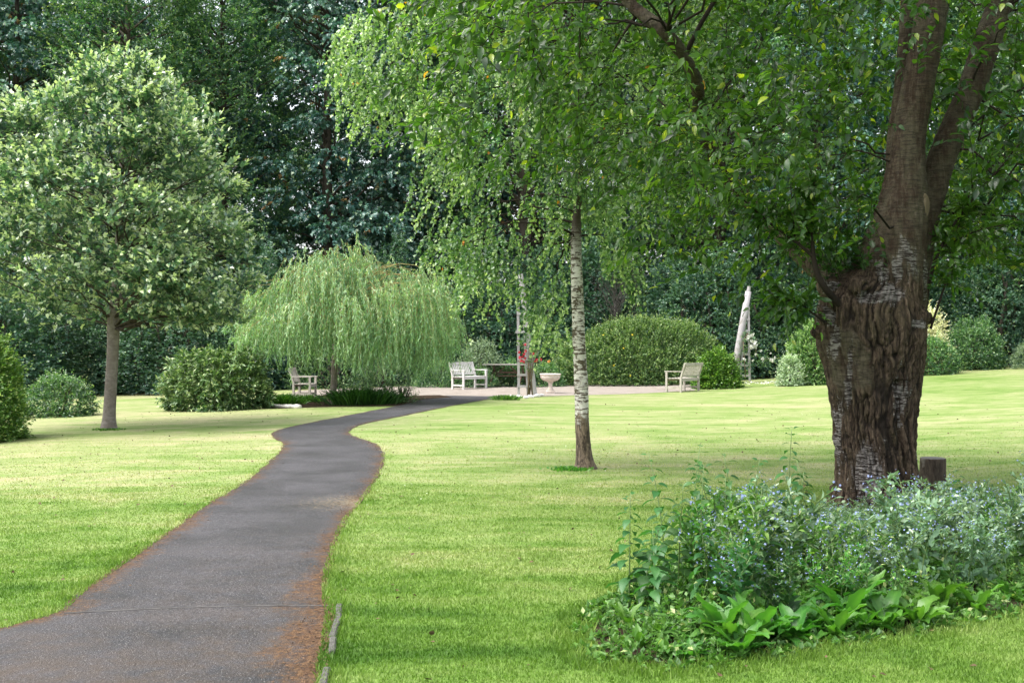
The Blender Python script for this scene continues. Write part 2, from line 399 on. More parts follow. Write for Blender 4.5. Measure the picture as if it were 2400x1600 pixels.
M['birch'] = leaf_mat('birch_leaf', (.050, .112, .042), (.150, .245, .098), (.35, .44, .215), (.46, .53, .30), ORANGE, .28, .36, spec=.8)
M['oak'] = leaf_mat('oak_leaf', (.026, .085, .052), (.115, .235, .145), (.29, .43, .265), (.54, .64, .43), None, .28, .24, spec=.9)
M['willow'] = leaf_mat('willow_leaf', (.10, .21, .095), (.255, .40, .215), (.42, .545, .335), (.52, .60, .34), None, .45, .32)
M['syc'] = leaf_mat('sycamore_leaf', (.018, .066, .062), (.060, .145, .124), (.195, .32, .245), (.33, .43, .28), (.34, .20, .08), .34, .22, (1.3, 1.8, .8), .8)
M['feather'] = leaf_mat('hornbeam_leaf', (.024, .078, .046), (.072, .165, .080), (.185, .30, .135), (.33, .43, .18), None, .42, .3)
M['green'] = leaf_mat('mixed_green_leaf', (.028, .080, .036), (.064, .148, .058), (.135, .25, .09), (.26, .36, .13), None, .36, .3, spec=.8)
M['shrub_dark'] = leaf_mat('dark_shrub_leaf', (.016, .056, .038), (.042, .106, .064), (.105, .20, .105), (.20, .30, .12), None, .4, .25)
M['rhodo'] = leaf_mat('rhododendron_leaf', (.040, .100, .036), (.110, .200, .070), (.24, .34, .145), (.40, .48, .24), (.25, .14, .05), .33, .15)
M['mound'] = leaf_mat('mound_leaf', (.036, .105, .034), (.095, .195, .060), (.19, .31, .105), (.32, .42, .17), None, .5, .28)
M['box'] = leaf_mat('glossy_leaf', (.035, .110, .016), (.070, .180, .026), (.13, .26, .045), (.24, .38, .07), None, .33, .28)
M['silver'] = leaf_mat('variegated_leaf', (.16, .22, .14), (.30, .38, .26), (.48, .54, .40), (.65, .68, .55), None, .5, .25)
M['grey_leaf'] = leaf_mat('grey_green_leaf', (.07, .12, .07), (.14, .20, .12), (.24, .31, .20), (.36, .42, .28), None, .5, .25)
M['cream'] = leaf_mat('cream_leaf', (.32, .28, .20), (.52, .47, .36), (.70, .66, .54), (.8, .77, .66), None, .5, .3)
M['hedge'] = leaf_mat('hedge_leaf', (.055, .150, .030), (.120, .250, .055), (.22, .37, .10), (.38, .50, .17), None, .38, .3)
M['iris'] = leaf_mat('strap_leaf', (.008, .045, .010), (.018, .085, .014), (.045, .14, .022), (.10, .22, .04), None, .4, .3)
M['alkanet'] = leaf_mat('alkanet_leaf', (.050, .110, .055), (.12, .215, .12), (.25, .36, .235), (.38, .47, .34), None, .6, .3)
M['nettle'] = leaf_mat('nettle_leaf', (.016, .060, .018), (.036, .110, .030), (.07, .17, .045), None, None, .45, .35)
M['broad'] = leaf_mat('broad_leaf', (.030, .100, .016), (.060, .170, .024), (.110, .245, .040), (.18, .33, .06), None, .42, .32)
M['cover'] = leaf_mat('ground_cover_leaf', (.035, .10, .02), (.07, .175, .03), (.13, .26, .05), (.3, .36, .14), None, .5, .3)
M['stem'] = flat_mat('green_stem', (.16, .26, .08), .5)
M['blue'] = flat_mat('blue_petal', (.36, .44, .78), .6, .3)
M['red'] = flat_mat('red_petal', (.70, .045, .085), .5, .25)
M['whitep'] = flat_mat('white_petal', (.85, .85, .78), .6, .25)
M['yellow'] = flat_mat('yellow_petal', (.85, .68, .04), .6, .25)
M['litter'] = flat_mat('dry_litter', (.13, .072, .033), .85)

M['fallen'] = flat_mat('fallen_leaf', (.10, .062, .026), .8)

# ------------------------------------------------------------------ leaf machinery
DIAMOND = (np.array([(0, 0, 0), (-.30, .42, .07), (0, 1, -.06), (.30, .42, .07)]), np.array([(0, 2, 1), (0, 3, 2)]))
WIDE = (np.array([(0, 0, 0), (-.46, .35, .08), (-.22, .75, .02), (0, 1, -.14), (.22, .75, .02), (.46, .35, .08)]),
        np.array([(0, 3, 2), (0, 2, 1), (0, 4, 3), (0, 5, 4)]))
NARROW = (np.array([(0, 0, 0), (-.075, .4, .02), (0, 1, -.10), (.075, .4, .02)]), np.array([(0, 2, 1), (0, 3, 2)]))
LANCE = (np.array([(0, 0, 0), (-.17, .5, .05), (0, 1, -.10), (.17, .5, .05)]), np.array([(0, 2, 1), (0, 3, 2)]))
OVATE = (np.array([(0, 0, 0), (-.17, .16, .04), (-.23, .42, .06), (-.15, .72, .0), (0, 1.0, -.2), (.15, .72, .0), (.23, .42, .06), (.17, .16, .04), (0, .42, 0), (0, .74, -.07)]),
         np.array([(0, 8, 1), (1, 8, 2), (2, 8, 9), (2, 9, 3), (3, 9, 4), (0, 7, 8), (7, 6, 8), (6, 9, 8), (6, 5, 9), (5, 4, 9)]))
FLOWER5 = (np.array([(0, 0, 0)] + [(math.cos(a) * .5, math.sin(a) * .5 , .1) for a in [i * math.pi / 5 * 2 for i in range(5)]] +
                    [(math.cos(a + math.pi / 5) * .22, math.sin(a + math.pi / 5) * .22, .03) for a in [i * math.pi / 5 * 2 for i in range(5)]]),
           np.array([f for i in range(5) for f in ((0, 6 + i, 1 + i), (0, 1 + i, 6 + (i - 1) % 5))]))
def leaves_to_mesh(tpl, P, D, Nn, s, tint):
    tv, tf = tpl; D = nrm(D); X = nrm(np.cross(D, Nn)); Z = np.cross(X, D)
    s = np.broadcast_to(np.asarray(s, float), (len(P),))
    V = P[:, None, :] + s[:, None, None] * (tv[None, :, 0, None] * X[:, None, :] + tv[None, :, 1, None] * D[:, None, :] + tv[None, :, 2, None] * Z[:, None, :])
    n, k = len(P), len(tv)
    Fc = (tf[None] + (np.arange(n) * k)[:, None, None]).reshape(-1, tf.shape[1])
    return V.reshape(-1, 3), Fc, np.repeat(np.broadcast_to(tint, (n,)), k)
def shoots(rng, S, D, L, K, droop=.2, ls=.08, spread=.9, lift=.6, tipw=0., base_t=None, tvar=.35, odd=0., oddshoot=0., tipt=.72):
    """leafy shoots: returns leaf arrays and the shoot curves"""
    n = len(S); D = nrm(D); L = np.broadcast_to(L, (n,)); droop = np.broadcast_to(droop, (n,))
    t = (np.arange(K) + .6) / K; t = np.clip(t[None] + rng.normal(0, .03, (n, K)), .02, 1)
    dn = np.array([0, 0, -1.])
    P = S[:, None] + D[:, None] * (L[:, None] * t)[..., None] + dn * (droop[:, None] * L[:, None] * t ** 2)[..., None]
    T = nrm(D[:, None] + dn * (2 * droop[:, None] * t)[..., None])
    ref = nrm(rng.normal(size=(n, 1, 3)) + np.array([0, 0, .3])); side = nrm(np.cross(T, np.broadcast_to(ref, T.shape)))
    sgn = np.where(np.arange(K) % 2 == 0, 1., -1.)[None, :, None]
    ang = rng.uniform(0, 2 * np.pi, (n, K, 1)) * .35
    side2 = np.cross(T, side); side = side * np.cos(ang) * sgn + side2 * np.sin(ang)
    LD = nrm(T * (.6 + .5 * t[..., None]) + side * spread + rng.normal(0, .25, P.shape) + dn * droop.mean() * .6)
    NN = nrm(np.array([0, 0, 1.]) * lift + rng.normal(0, .5, P.shape) + .3 * D[:, None])
    sz = ls * rng.uniform(.65, 1.2, (n, K)) * (1 - .25 * t)
    tt = (rng.uniform(.2, .8, n) if base_t is None else base_t)[:, None] + rng.normal(0, tvar * .5, (n, K)); tt = np.clip(tt, 0.02, .98)
    if tipw > 0:
        isT = (t > tipt) & (rng.random((n, K)) < tipw); tt = np.where(isT, 1.25, tt)
    if oddshoot > 0: tt = np.where(rng.random((n, 1)) < oddshoot, 3.0, tt)
    if odd > 0: tt = np.where(rng.random((n, K)) < odd, 3.0, tt)
    ts = np.array([0, .35, .7, 1.])
    CV = S[:, None] + D[:, None] * (L[:, None] * ts)[..., None] + dn * (droop[:, None] * L[:, None] * ts ** 2)[..., None]
    return (P.reshape(-1, 3), LD.reshape(-1, 3), NN.reshape(-1, 3), sz.ravel(), tt.ravel()), CV
def thin_tubes(CV, r0, r1=None, ns=3):
    """many thin stems at once: CV (n,m,3)"""
    n, m, _ = CV.shape; T = nrm(np.gradient(CV, axis=1)); ref = np.array([.3, .9, .1]); X = nrm(np.cross(T, ref)); Y = np.cross(T, X)
    r0 = np.broadcast_to(r0, (n,)); r = r0[:, None] * np.linspace(1, .35, m)[None] if r1 is None else r0[:, None] + (np.broadcast_to(r1, (n,)) - r0)[:, None] * np.linspace(0, 1, m)[None]
    a = np.arange(ns) / ns * 2 * np.pi
    V = CV[:, :, None] + r[:, :, None, None] * (np.cos(a)[None, None, :, None] * X[:, :, None] + np.sin(a)[None, None, :, None] * Y[:, :, None])
    k = np.arange(ns); q = []
    for i in range(m - 1): q.append(np.stack([i * ns + k, i * ns + (k + 1) % ns, (i + 1) * ns + (k + 1) % ns, (i + 1) * ns + k], 1))
    q = np.concatenate(q); Fc = (q[None] + (np.arange(n) * m * ns)[:, None, None]).reshape(-1, 4)
    return V.reshape(-1, 3), Fc
class Leafage:
    def __init__(s, tpl): s.tpl = tpl; s.A = []; s.CV = []
    def add(s, la, cv=None):
        s.A.append(la)
        if cv is not None: s.CV.append(cv)
    def build(s, name, mat, parent, loc=None):
        L = [np.concatenate([a[i] for a in s.A]) for i in range(5)]
        V, Fc, T = leaves_to_mesh(s.tpl, *L)
        return mesh_np(name, V, [Fc], mat, parent, {'tint': T}, True, loc)
    def twigs(s, name, mat, parent, r=.004, extra=None):
        CV = np.concatenate(s.CV); V, Fc = thin_tubes(CV, r)
        if extra is not None:
            V2, F2 = extra; Fc = np.concatenate([Fc, F2 + len(V)]); V = np.concatenate([V, V2])
        return mesh_np(name, V, [Fc], mat, parent, {'tint': np.zeros(len(V))}, True)
def in_poly(P, poly):
    x, y = P[:, 0], P[:, 1]; ins = np.zeros(len(P), bool); j = len(poly) - 1
    for i in range(len(poly)):
        xi, yi = poly[i]; xj, yj = poly[j]
        c = ((yi > y) != (yj > y)) & (x < (xj - xi) * (y - yi) / (yj - yi + 1e-12) + xi); ins ^= c; j = i
    return ins
def dist_poly(P, poly):
    d = np.full(len(P), 1e9); poly = np.asarray(poly, float)
    for i in range(len(poly)):
        a = poly[i]; b = poly[(i + 1) % len(poly)]; ab = b - a
        t = np.clip(((P - a) @ ab) / (ab @ ab + 1e-12), 0, 1); q = a + t[:, None] * ab
        d = np.minimum(d, np.linalg.norm(P - q, axis=1))
    return d
def sample_sil(rng, poly, n, maxdepth, shell=.0):
    """points in a crown whose side outline is poly (x,z) and whose depth swells with distance from the outline"""
    poly = np.asarray(poly, float); lo, hi = poly.min(0), poly.max(0); out = []; c = 0
    while c < n:
        P = rng.uniform(lo, hi, (n * 3, 2)); P = P[in_poly(P, poly)]
        d = dist_poly(P, poly); h = maxdepth * np.sqrt(np.clip(1 - (1 - np.clip(d / (maxdepth * .9), 0, 1)) ** 2, 0, 1))
        u = rng.uniform(-1, 1, len(P))
        if shell > 0:
            m = rng.random(len(P)) < shell; u = np.where(m, np.sign(u) * (1 - .25 * rng.random(len(P))), u)
        out.append(np.stack([P[:, 0], u * h, P[:, 1]], 1)); c += len(P)
    return np.concatenate(out)[:n]
def boughs_from(rng, origin_fn, ends, r0, m=6, sag=.15):
    """limbs curving from the stem to bough ends"""
    n = len(ends); t = np.linspace(0, 1, m); A = origin_fn(ends)
    CV = A[:, None] + (ends - A)[:, None] * t[None, :, None]
    up = np.array([0, 0, 1.]); Ld = np.linalg.norm(ends - A, axis=1)
    CV = CV + up * (sag * Ld[:, None] * (np.sin(t * np.pi))[None])[..., None]
    CV[:, 1:-1] += rng.normal(0, .03, (n, m - 2, 3)) * Ld[:, None, None]
    return CV

# ------------------------------------------------------------------ ground, path, gravel
def ground():
    def axis(lims):
        return np.unique(np.concatenate([np.arange(a, b, s) for a, b, s in lims]))
    xs = axis([(-500, -60, 40), (-60, -20, 4), (-20, 22, .25), (22, 60, 4), (60, 501, 40)])
    ys = axis([(-500, -20, 40), (-20, 0, 2), (0, 50, .25), (50, 100, 5), (100, 501, 40)])
    X, Y = np.meshgrid(xs, ys); Z = gz(X, Y)
    nx, ny = len(xs), len(ys); I = np.arange(nx * ny).reshape(ny, nx)
    Fc = np.stack([I[:-1, :-1], I[:-1, 1:], I[1:, 1:], I[1:, :-1]], -1).reshape(-1, 4)
    o = mesh_np('lawn', np.stack([X, Y, Z], -1).reshape(-1, 3), [Fc], M['turf']); tag(o, kind='structure')
ground()
L_px = [(0, 1477), (55, 1457), (140, 1438), (162, 1408), (213, 1370), (264, 1336), (340, 1285), (408, 1238), (480, 1183), (548, 1149), (616, 1098), (655, 1060), (668, 1042),
        (640, 1026), (633, 1016), (663, 1004), (738, 988), (833, 970), (901, 957), (929, 951), (985, 936), (1040, 927)]
R_px = [(750, 1600), (768, 1510), (778, 1425), (765, 1408), (770, 1340), (789, 1267), (806, 1226), (840, 1186), (874, 1138), (901, 1087), (899, 1055), (874, 1036), (823, 1022),
        (816, 1012), (840, 995), (942, 975), (1044, 954), (1146, 936), (1180, 929)]
Lw = np.array([on_ground(*p)[:2] for p in L_px]); Rw = np.array([on_ground(*p)[:2] for p in R_px])
Lw = np.concatenate([[(-9.5, -4), (-6.5, 2), (-4.6, 5.2)], Lw]); Rw = np.concatenate([[(1.2, -4), (-.2, 1.5), (-.6, 4.0)], Rw])
def resample(P, n, smooth=2):
    for _ in range(smooth):
        Q = [P[0]]
        for a, b in zip(P[:-1], P[1:]): Q += [a * .75 + b * .25, a * .25 + b * .75]
        P = np.array(Q + [P[-1]])
    s = np.concatenate([[0], np.cumsum(np.linalg.norm(np.diff(P, axis=0), axis=1))])
    t = np.linspace(0, s[-1], n); return np.stack([np.interp(t, s, P[:, 0]), np.interp(t, s, P[:, 1])], 1)
nP = 420
# pair edges by distance along each
def pair():
    A = resample(Lw, nP); B = resample(Rw, nP)
    # monotone matching on y so that cross lines stay level
    return A, B
PA, PB = pair()
def path():
    nu = 33; rng = np.random.default_rng(5)
    w1 = np.cumsum(rng.normal(0, 1, nP)); w1 = (w1 - np.convolve(w1, np.ones(15) / 15, 'same')) * .010
    w2 = np.cumsum(rng.normal(0, 1, nP)); w2 = (w2 - np.convolve(w2, np.ones(15) / 15, 'same')) * .010
    dirv = nrm(PB - PA); A = PA - dirv * w1[:, None]; B = PB + dirv * w2[:, None]
    u = np.linspace(0, 1, nu); XY = A[:, None] + (B - A)[:, None] * u[None, :, None]
    Z = gz(XY[..., 0], XY[..., 1]) + .008
    # shallow camber
    V = np.concatenate([XY, Z[..., None]], -1).reshape(-1, 3)
    I = np.arange(nP * nu).reshape(nP, nu); Fc = np.stack([I[:-1, :-1], I[:-1, 1:], I[1:, 1:], I[1:, :-1]], -1).reshape(-1, 4)
    edge = np.abs(u * 2 - 1)[None].repeat(nP, 0).ravel(); al = np.linspace(0, 1, nP)[:, None].repeat(nu, 1).ravel()
    wd = np.linalg.norm(B - A, axis=1)[:, None]; edge = (1 - (1 - edge.reshape(nP, nu)) * wd / 1.8).clip(0, 1).ravel()
    # asymmetric: right side dirtier
    o = mesh_np('path', V, [Fc], M['asphalt'], None, {'edge': edge, 'along': al}); tag(o, kind='structure')
path()
PATH_POLY = np.concatenate([PA, PB[::-1]])
def flat_patch(name, poly, mat, lift=.004, step=.35, kind='structure'):
    """triangulated patch following the ground"""
    import bmesh
    poly = np.asarray(poly, float); bm = bmesh.new()
    vs = [bm.verts.new((p[0], p[1], 0)) for p in poly]; bm.faces.new(vs)
    lo, hi = poly.min(0), poly.max(0)
    for ax in (0, 1):
        v = lo[ax] + step
        while v < hi[ax]:
            co = [0, 0, 0]; no = [0, 0, 0]; co[ax] = v; no[ax] = 1
            bmesh.ops.bisect_plane(bm, geom=bm.verts[:] + bm.edges[:] + bm.faces[:], plane_co=co, plane_no=no); v += step
    bmesh.ops.triangulate(bm, faces=bm.faces[:])
    for v in bm.verts: v.co.z = float(gz(v.co.x, v.co.y)) + lift
    bm.normal_update()
    if sum(f.normal.z for f in bm.faces) < 0: bmesh.ops.reverse_faces(bm, faces=bm.faces[:])
    me = bpy.data.meshes.new(name); bm.to_mesh(me); bm.free(); me.materials.append(mat)
    o = bpy.data.objects.new(name, me); C.objects.link(o)
    if kind: tag(o, kind=kind)
    return o
g_poly = [on_ground(*p)[:2] for p in [(640, 936), (735, 934), (900, 940), (985, 938), (1100, 937), (1146, 936), (1200, 930), (1290, 928), (1400, 925), (1560, 919), (1625, 915)]]
g_poly += [grounded(1660, 41.5)[:2], grounded(1500, 42.5)[:2], grounded(1200, 43)[:2], grounded(900, 42)[:2], grounded(700, 40)[:2]]
flat_patch('gravel_terrace', g_poly, M['gravel'], .004)
bed_px = [(1385, 1500), (1430, 1545), (1560, 1560), (1700, 1545), (1900, 1510), (2100, 1480), (2400, 1425), (2700, 1390), (2850, 1240), (2400, 1195), (2150, 1195), (1950, 1200), (1800, 1235), (1650, 1290), (1500, 1380), (1410, 1440)]
BED = np.array([on_ground(*p)[:2] for p in bed_px])
flat_patch('soil', BED, M['soil'], .006, .25)
BEDW = np.array([on_ground(*p)[:2] for p in [(560, 950), (640, 958), (780, 953), (900, 952), (985, 938), (900, 930), (780, 925), (640, 930)]])
flat_patch('soil', BEDW, M['soil'], .008, .4)
MULCH = np.array([on_ground(*p)[:2] for p in [(905, 952), (940, 950), (985, 937), (1060, 931), (1030, 926), (960, 928), (905, 938)]])
flat_patch('mulch', MULCH, M['soil'], .012, .4)

def kerb():
    rng = random.Random(3)
    pts = [on_ground(*p) for p in [(789, 1419), (787, 1455), (776, 1500), (770, 1535), (757, 1572), (748, 1618), (735, 1665)]]
    ends = [(0, 1), (1, 3), (3, 4), (4, 6)]
    for k, (a, b) in enumerate([(0, 1), (1, 2), (2, 3), (4, 5), (5, 6)]):
        A, B = pts[a], pts[b]; mb = MB()
        A = A + (B - A) * .04; B = B - (B - A) * .04
        d = Vector((B - A)).normalized(); L = float(np.linalg.norm(B - A)); c = (A + B) / 2
        ang = math.atan2(d.y, d.x) + rng.uniform(-.02, .02)
        mb.box((0, 0, 0), (L, .038, .12), None, .008)
        o = mb.build('edging_stone', M['kerb']); o.location = (c[0] + rng.uniform(-.008, .008) + .015, c[1], c[2] - .037 + rng.uniform(-.006, .006)); o.rotation_euler = (rng.uniform(-.06, .06), rng.uniform(-.01, .01), ang)
        tag(o, ['grey concrete edging stone farthest up the path edge', 'grey concrete edging stone second from the far end of the edging', 'grey concrete edging stone just above the gap in the edging',
                'grey concrete edging stone just below the gap in the edging', 'grey concrete edging stone nearest the bottom of the photo'][k], 'kerb stone', 'edging stones beside the path')
kerb()
def joint():
    # raised tarmac joint across the path
    a = on_ground(150, 1440); b = on_ground(778, 1422); mb = MB(); t = np.linspace(0, 1, 30)
    P = a[None] + (b - a)[None] * t[:, None]; P[:, 1] += .05 * np.sin(t * 3.1); P[:, 2] = gz(P[:, 0], P[:, 1]) + .008
    for i in range(29): mb.beam(P[i], P[i + 1], .022, .006)
    o = mb.build('path_joint', stone_mat('joint_tar', (.04, .038, .036), (.11, .105, .10), 9)); tag(o, kind='structure')
joint()

# ------------------------------------------------------------------ grass blades
def grass():
    rng = np.random.default_rng(11); S = []
    def region(y0, y1, dens, x_over=1.4):
        xw = y1 * 1200 / F + x_over; n = int(dens * (y1 - y0) * 2 * xw)
        return np.stack([rng.uniform(-xw, xw, n), rng.uniform(y0, y1, n)], 1)
    Q = np.concatenate([region(4.2, 6.5, 7500, .8), region(6.5, 9, 5200, .8), region(9, 13, 3000, .8), region(13, 22, 1300, .8)])
    Q = Q[rng.random(len(Q)) < np.clip((22 - Q[:, 1]) / 13, 0, 1) ** 1.2]
    ok = ~in_poly(Q, PATH_POLY) & ~in_poly(Q, BED)
    # ragged overhang on the path edge
    dp = dist_poly(Q, PATH_POLY); inside = in_poly(Q, PATH_POLY)
    ok |= inside & (dp < .035)
    Q = Q[ok]; n = len(Q)
    dist = Q[:, 1]
    h = rng.uniform(.012, .030, n) * (1 + .15 * vnoise(np.stack([Q[:, 0] * 2, Q[:, 1] * 2, Q[:, 0] * 0], 1), 4))
    dpe = dist_poly(Q, PATH_POLY); h *= np.where(dpe < .12, 1.7, 1)
    dbe = dist_poly(Q, BED); h *= np.where(dbe < .25, 1.9, 1)
    wd = rng.uniform(.0022, .0042, n) * (1 + dist / 9)
    h = h * np.clip(1.15 - dist / 30, .4, 1.1)
    a = rng.uniform(0, 2 * np.pi, n); lean = rng.uniform(.1, .9, n) * h; la = rng.uniform(0, 2 * np.pi, n)
    B = np.stack([Q[:, 0], Q[:, 1], gz(Q[:, 0], Q[:, 1]) - .002], 1)
    ux = np.stack([np.cos(a), np.sin(a), 0 * a], 1) * wd[:, None] / 2
    ld = np.stack([np.cos(la), np.sin(la), 0 * a], 1) * lean[:, None]
    m = B + ld * .35; m[:, 2] += h * .6; t = B + ld; t[:, 2] += h
    V = np.stack([B - ux, B + ux, m + ux * .8, m - ux * .8, t], 1).reshape(-1, 3)
    base = (np.arange(n) * 5)[:, None]
    F4 = base + np.array([[0, 1, 2, 3]]); F3 = base + np.array([[3, 2, 4]])
    tt = rng.beta(2, 3, n); tt = np.where(rng.random(n) < .05, 1., tt)
    o = mesh_np('grass', V, [F3, F4], M['blade'], None, {'tint': np.repeat(tt, 5)}); tag(o, 'short mown lawn grass on both sides of the path', 'grass', kind='stuff')
    # specks on the turf: fallen leaves, daisies, bits of bare ground
    n = 1500; Q2 = np.stack([rng.uniform(-9, 10, n * 2), 5 + 24 * rng.random(n * 2) ** 1.3], 1); Q2 = Q2[~in_poly(Q2, PATH_POLY) & ~in_poly(Q2, BED)][:n]; n = len(Q2)
    P2 = np.stack([Q2[:, 0], Q2[:, 1], gz(Q2[:, 0], Q2[:, 1]) + .02], 1); kind = rng.random(n)
    V, Fc, T = leaves_to_mesh(WIDE, P2, rng.normal(size=(n, 3)) * [1, 1, .3], nrm(rng.normal(0, .35, (n, 3)) + [0, 0, 1]), rng.uniform(.012, .04, n), rng.random(n))
    o = mesh_np('fallen_leaves', V, [Fc], M['fallen'], None, {'tint': T}); tag(o, 'scattered fallen leaves and brown specks on the lawn', 'fallen leaves', kind='stuff')
    n = 420; ctr = rng.uniform([-8, 8], [9, 28], (26, 2)); Q2 = ctr[rng.integers(0, 26, n)] + rng.normal(0, .55, (n, 2)); Q2 = Q2[~in_poly(Q2, PATH_POLY) & ~in_poly(Q2, BED)]; n = len(Q2)
    P2 = np.stack([Q2[:, 0], Q2[:, 1], gz(Q2[:, 0], Q2[:, 1]) + .03], 1)
    V, Fc, T = leaves_to_mesh(FLOWER5, P2, rng.normal(size=(n, 3)) * [1, 1, .1], nrm(rng.normal(0, .2, (n, 3)) + [0, 0, 1]), rng.uniform(.014, .022, n), rng.random(n))
    o = mesh_np('daisies', V, [Fc], M['whitep'], None, {'tint': T}); tag(o, 'tiny pale daisies scattered thinly over the lawn', 'daisies', kind='stuff')
    # litter flecks along the path edges
    W = []
    for E, O, nn in ((PA, PB, 5200), (PB, PA, 8500)):
        i = np.minimum((rng.beta(1.1, 2.0, nn) * 330 + 25).astype(int), nP - 2); inw = nrm(O[i] - E[i]); off = np.abs(rng.normal(0, .13, nn)) - .02
        W.append(E[i] + (E[i + 1] - E[i]) * rng.random(nn)[:, None] + inw * off[:, None])
    nn = 900; c = on_ground(852, 1172)[:2]; W.append(c + rng.normal(0, 1, (nn, 2)) * [.22, .28])
    Q = np.concatenate(W); n = len(Q); P = np.stack([Q[:, 0], Q[:, 1], gz(Q[:, 0], Q[:, 1]) + rng.uniform(.009, .02, n)], 1)
    D = nrm(np.stack([rng.normal(size=n), rng.normal(size=n), rng.normal(0, .15, n)], 1)); Nn = nrm(np.stack([rng.normal(0, .3, n), rng.normal(0, .3, n), np.ones(n)], 1))
    kk = (vnoise(np.stack([Q[:, 0] * 4, Q[:, 1] * 4, Q[:, 0] * 0], 1), 7) + rng.normal(0, .35, n)) > -.15; P, D, Nn = P[kk], D[kk], Nn[kk]; n = len(P)
    V, Fc, T = leaves_to_mesh(DIAMOND, P, D, Nn, rng.uniform(.006, .019, n), rng.uniform(-.6, 1.4, n).clip(0, 1))
    o = mesh_np('leaf_litter', V, [Fc], M['litter'], None, {'tint': T}); tag(o, 'orange brown dry litter along both edges of the path', 'litter', kind='stuff')
grass()

# ------------------------------------------------------------------ trees
def local_poly(px, base, d):
    return [((x - 1200) / F * d - base[0], EYE + (800 - y) / F * d - base[2]) for x, y in px]
def stem_tube(pts, n=20, seed=0, amp=.04, per=10, ring=14):
    """tapered trunk through (x,y,z,r) points, densified with slight irregularity"""
    P = np.array(pts, float); s = np.concatenate([[0], np.cumsum(np.linalg.norm(np.diff(P[:, :3], axis=0), axis=1))]); t = np.linspace(0, s[-1], per * (len(P) - 1) + 1)
    Q = np.stack([np.interp(t, s, P[:, k]) for k in range(4)], 1)
    for _ in range(per // 2): Q[1:-1] = (Q[:-2] + 2 * Q[1:-1] + Q[2:]) / 4
    mb = MB(); mb.tube(Q[:, :3], Q[:, 3], ring)
    V = mb.V[0]; k = len(Q) * ring
    c = np.repeat(Q[:, :3], ring, 0); rr = V[:k] - c
    nz = vnoise(V[:k] * np.array([6, 6, 3]), seed) + .5 * vnoise(V[:k] * np.array([15, 15, 8]), seed + 1)
    V[:k] = c + rr * (1 + amp * 2 * nz)[:, None]
    return mb

def silver_birch():
    d = on_ground(1372, 1098); base = d; D = d[1]
    root = empty('birch_tree', base, 'silver birch with a white trunk standing alone on the lawn right of the path', 'tree')
    rng = np.random.default_rng(21)
    def lp(x, y, r, dy=0): p = at(x, y, D) - base; return (p[0], p[1] + dy, p[2], r)
    tr = [(0, 0, -.06, .17), (0, 0, .0, .135)] + [lp(1370, 1085, .108), lp(1368, 1050, .095), lp(1364, 980, .088), lp(1362, 900, .088), lp(1357, 800, .084), lp(1353, 700, .078), lp(1350, 600, .072), lp(1350, 530, .066)]
    top = [lp(1350, 530, .066), lp(1352, 490, .05), lp(1362, 440, .045), lp(1350, 300, .042, .1), lp(1345, 100, .036, .15), lp(1330, -150, .028, .1), lp(1335, -420, .016), lp(1340, -600, .006)]
    t = stem_tube(tr + top[1:], seed=3, amp=.03, per=8).build('trunk', M['birch_bark'], root, True)
    px = [(973, 0), (964, 67), (973, 90), (900, 70), (808, 71), (777, 170), (803, 223), (799, 300), (835, 325), (884, 300), (902, 250), (910, 312), (915, 388), (955, 429), (973, 464), (1018, 446), (1000, 500), (978, 531), (995, 600),
          (1062, 633), (1093, 665), (1103, 705), (1146, 752), (1180, 785), (1200, 765), (1250, 770), (1290, 810), (1310, 780), (1330, 740), (1335, 560), (1350, 480), (1390, 520), (1420, 600), (1440, 700), (1480, 680), (1530, 620), (1600, 590), (1640, 510), (1680, 300), (1700, 0), (1600, -300), (1420, -600), (1250, -600), (1060, -250)]
    poly = local_poly(px, base, D)
    n = 470; E = sample_sil(rng, poly, n, 1.6, .35); E = E[vnoise(E * [1.6, 1.6, 1.9] + 5, 45) > -.16]; n = len(E)
    trunkpts = np.array([p[:3] for p in tr + top])
    def org(ends):
        zt = np.clip(ends[:, 2] + .15 * np.abs(ends[:, 0]) - .1, 2.9, 8.2); zt = np.minimum(zt, 2.9 + (zt - 2.9) * 1.0)
        return np.stack([np.interp(zt, trunkpts[:, 2], trunkpts[:, k]) for k in range(3)], 1)
    E2 = E.copy(); E2[:, 2] = np.maximum(E2[:, 2] + .35, 2.4)
    big = rng.choice(n, 80, False)
    CVb = boughs_from(rng, org, E2[big], .02, 8, .12); Vb, Fb = thin_tubes(CVb, .017, .004, 5)
    lf = Leafage(WIDE)
    per = 15; S = np.repeat(E, per, 0) + rng.normal(0, .19, (n * per, 3))
    keep = in_poly(S[:, [0, 2]], np.array(poly)); keep |= (dist_poly(S[:, [0, 2]], poly) < .12)
    S = S[keep]; m = len(S)
    # keep the white trunk clear below the crown
    Dd = nrm(rng.normal(0, .35, (m, 3)) + np.array([0, 0, -1.]) + nrm(S * [1, 1, 0]) * .25)
    L = rng.uniform(.22, .5, m); S = S + np.array([0, 0, .2])
    clear = ((np.abs(S[:, 0] - (-.09)) < .17) & (S[:, 2] < 3.45) & (S[:, 1] < .1)) | ((S[:, 0] > .02) & (S[:, 0] < .42) & (S[:, 2] < 2.5))
    S, Dd, L = S[~clear], Dd[~clear], L[~clear]; m = len(S)
    bt = np.clip(.5 + .5 * vnoise(S * 1.7, 9) + rng.normal(0, .12, m), .05, .95)
    la, cv = shoots(rng, S, Dd, L, 16, .10, .059, 1.0, .15, .25, bt, .55, .0018); lf.add(la, cv)
    lf.build('crown', M['birch'], root)
    lf.twigs('branches', M['twig'], root, .0026, (Vb, Fb))
silver_birch()

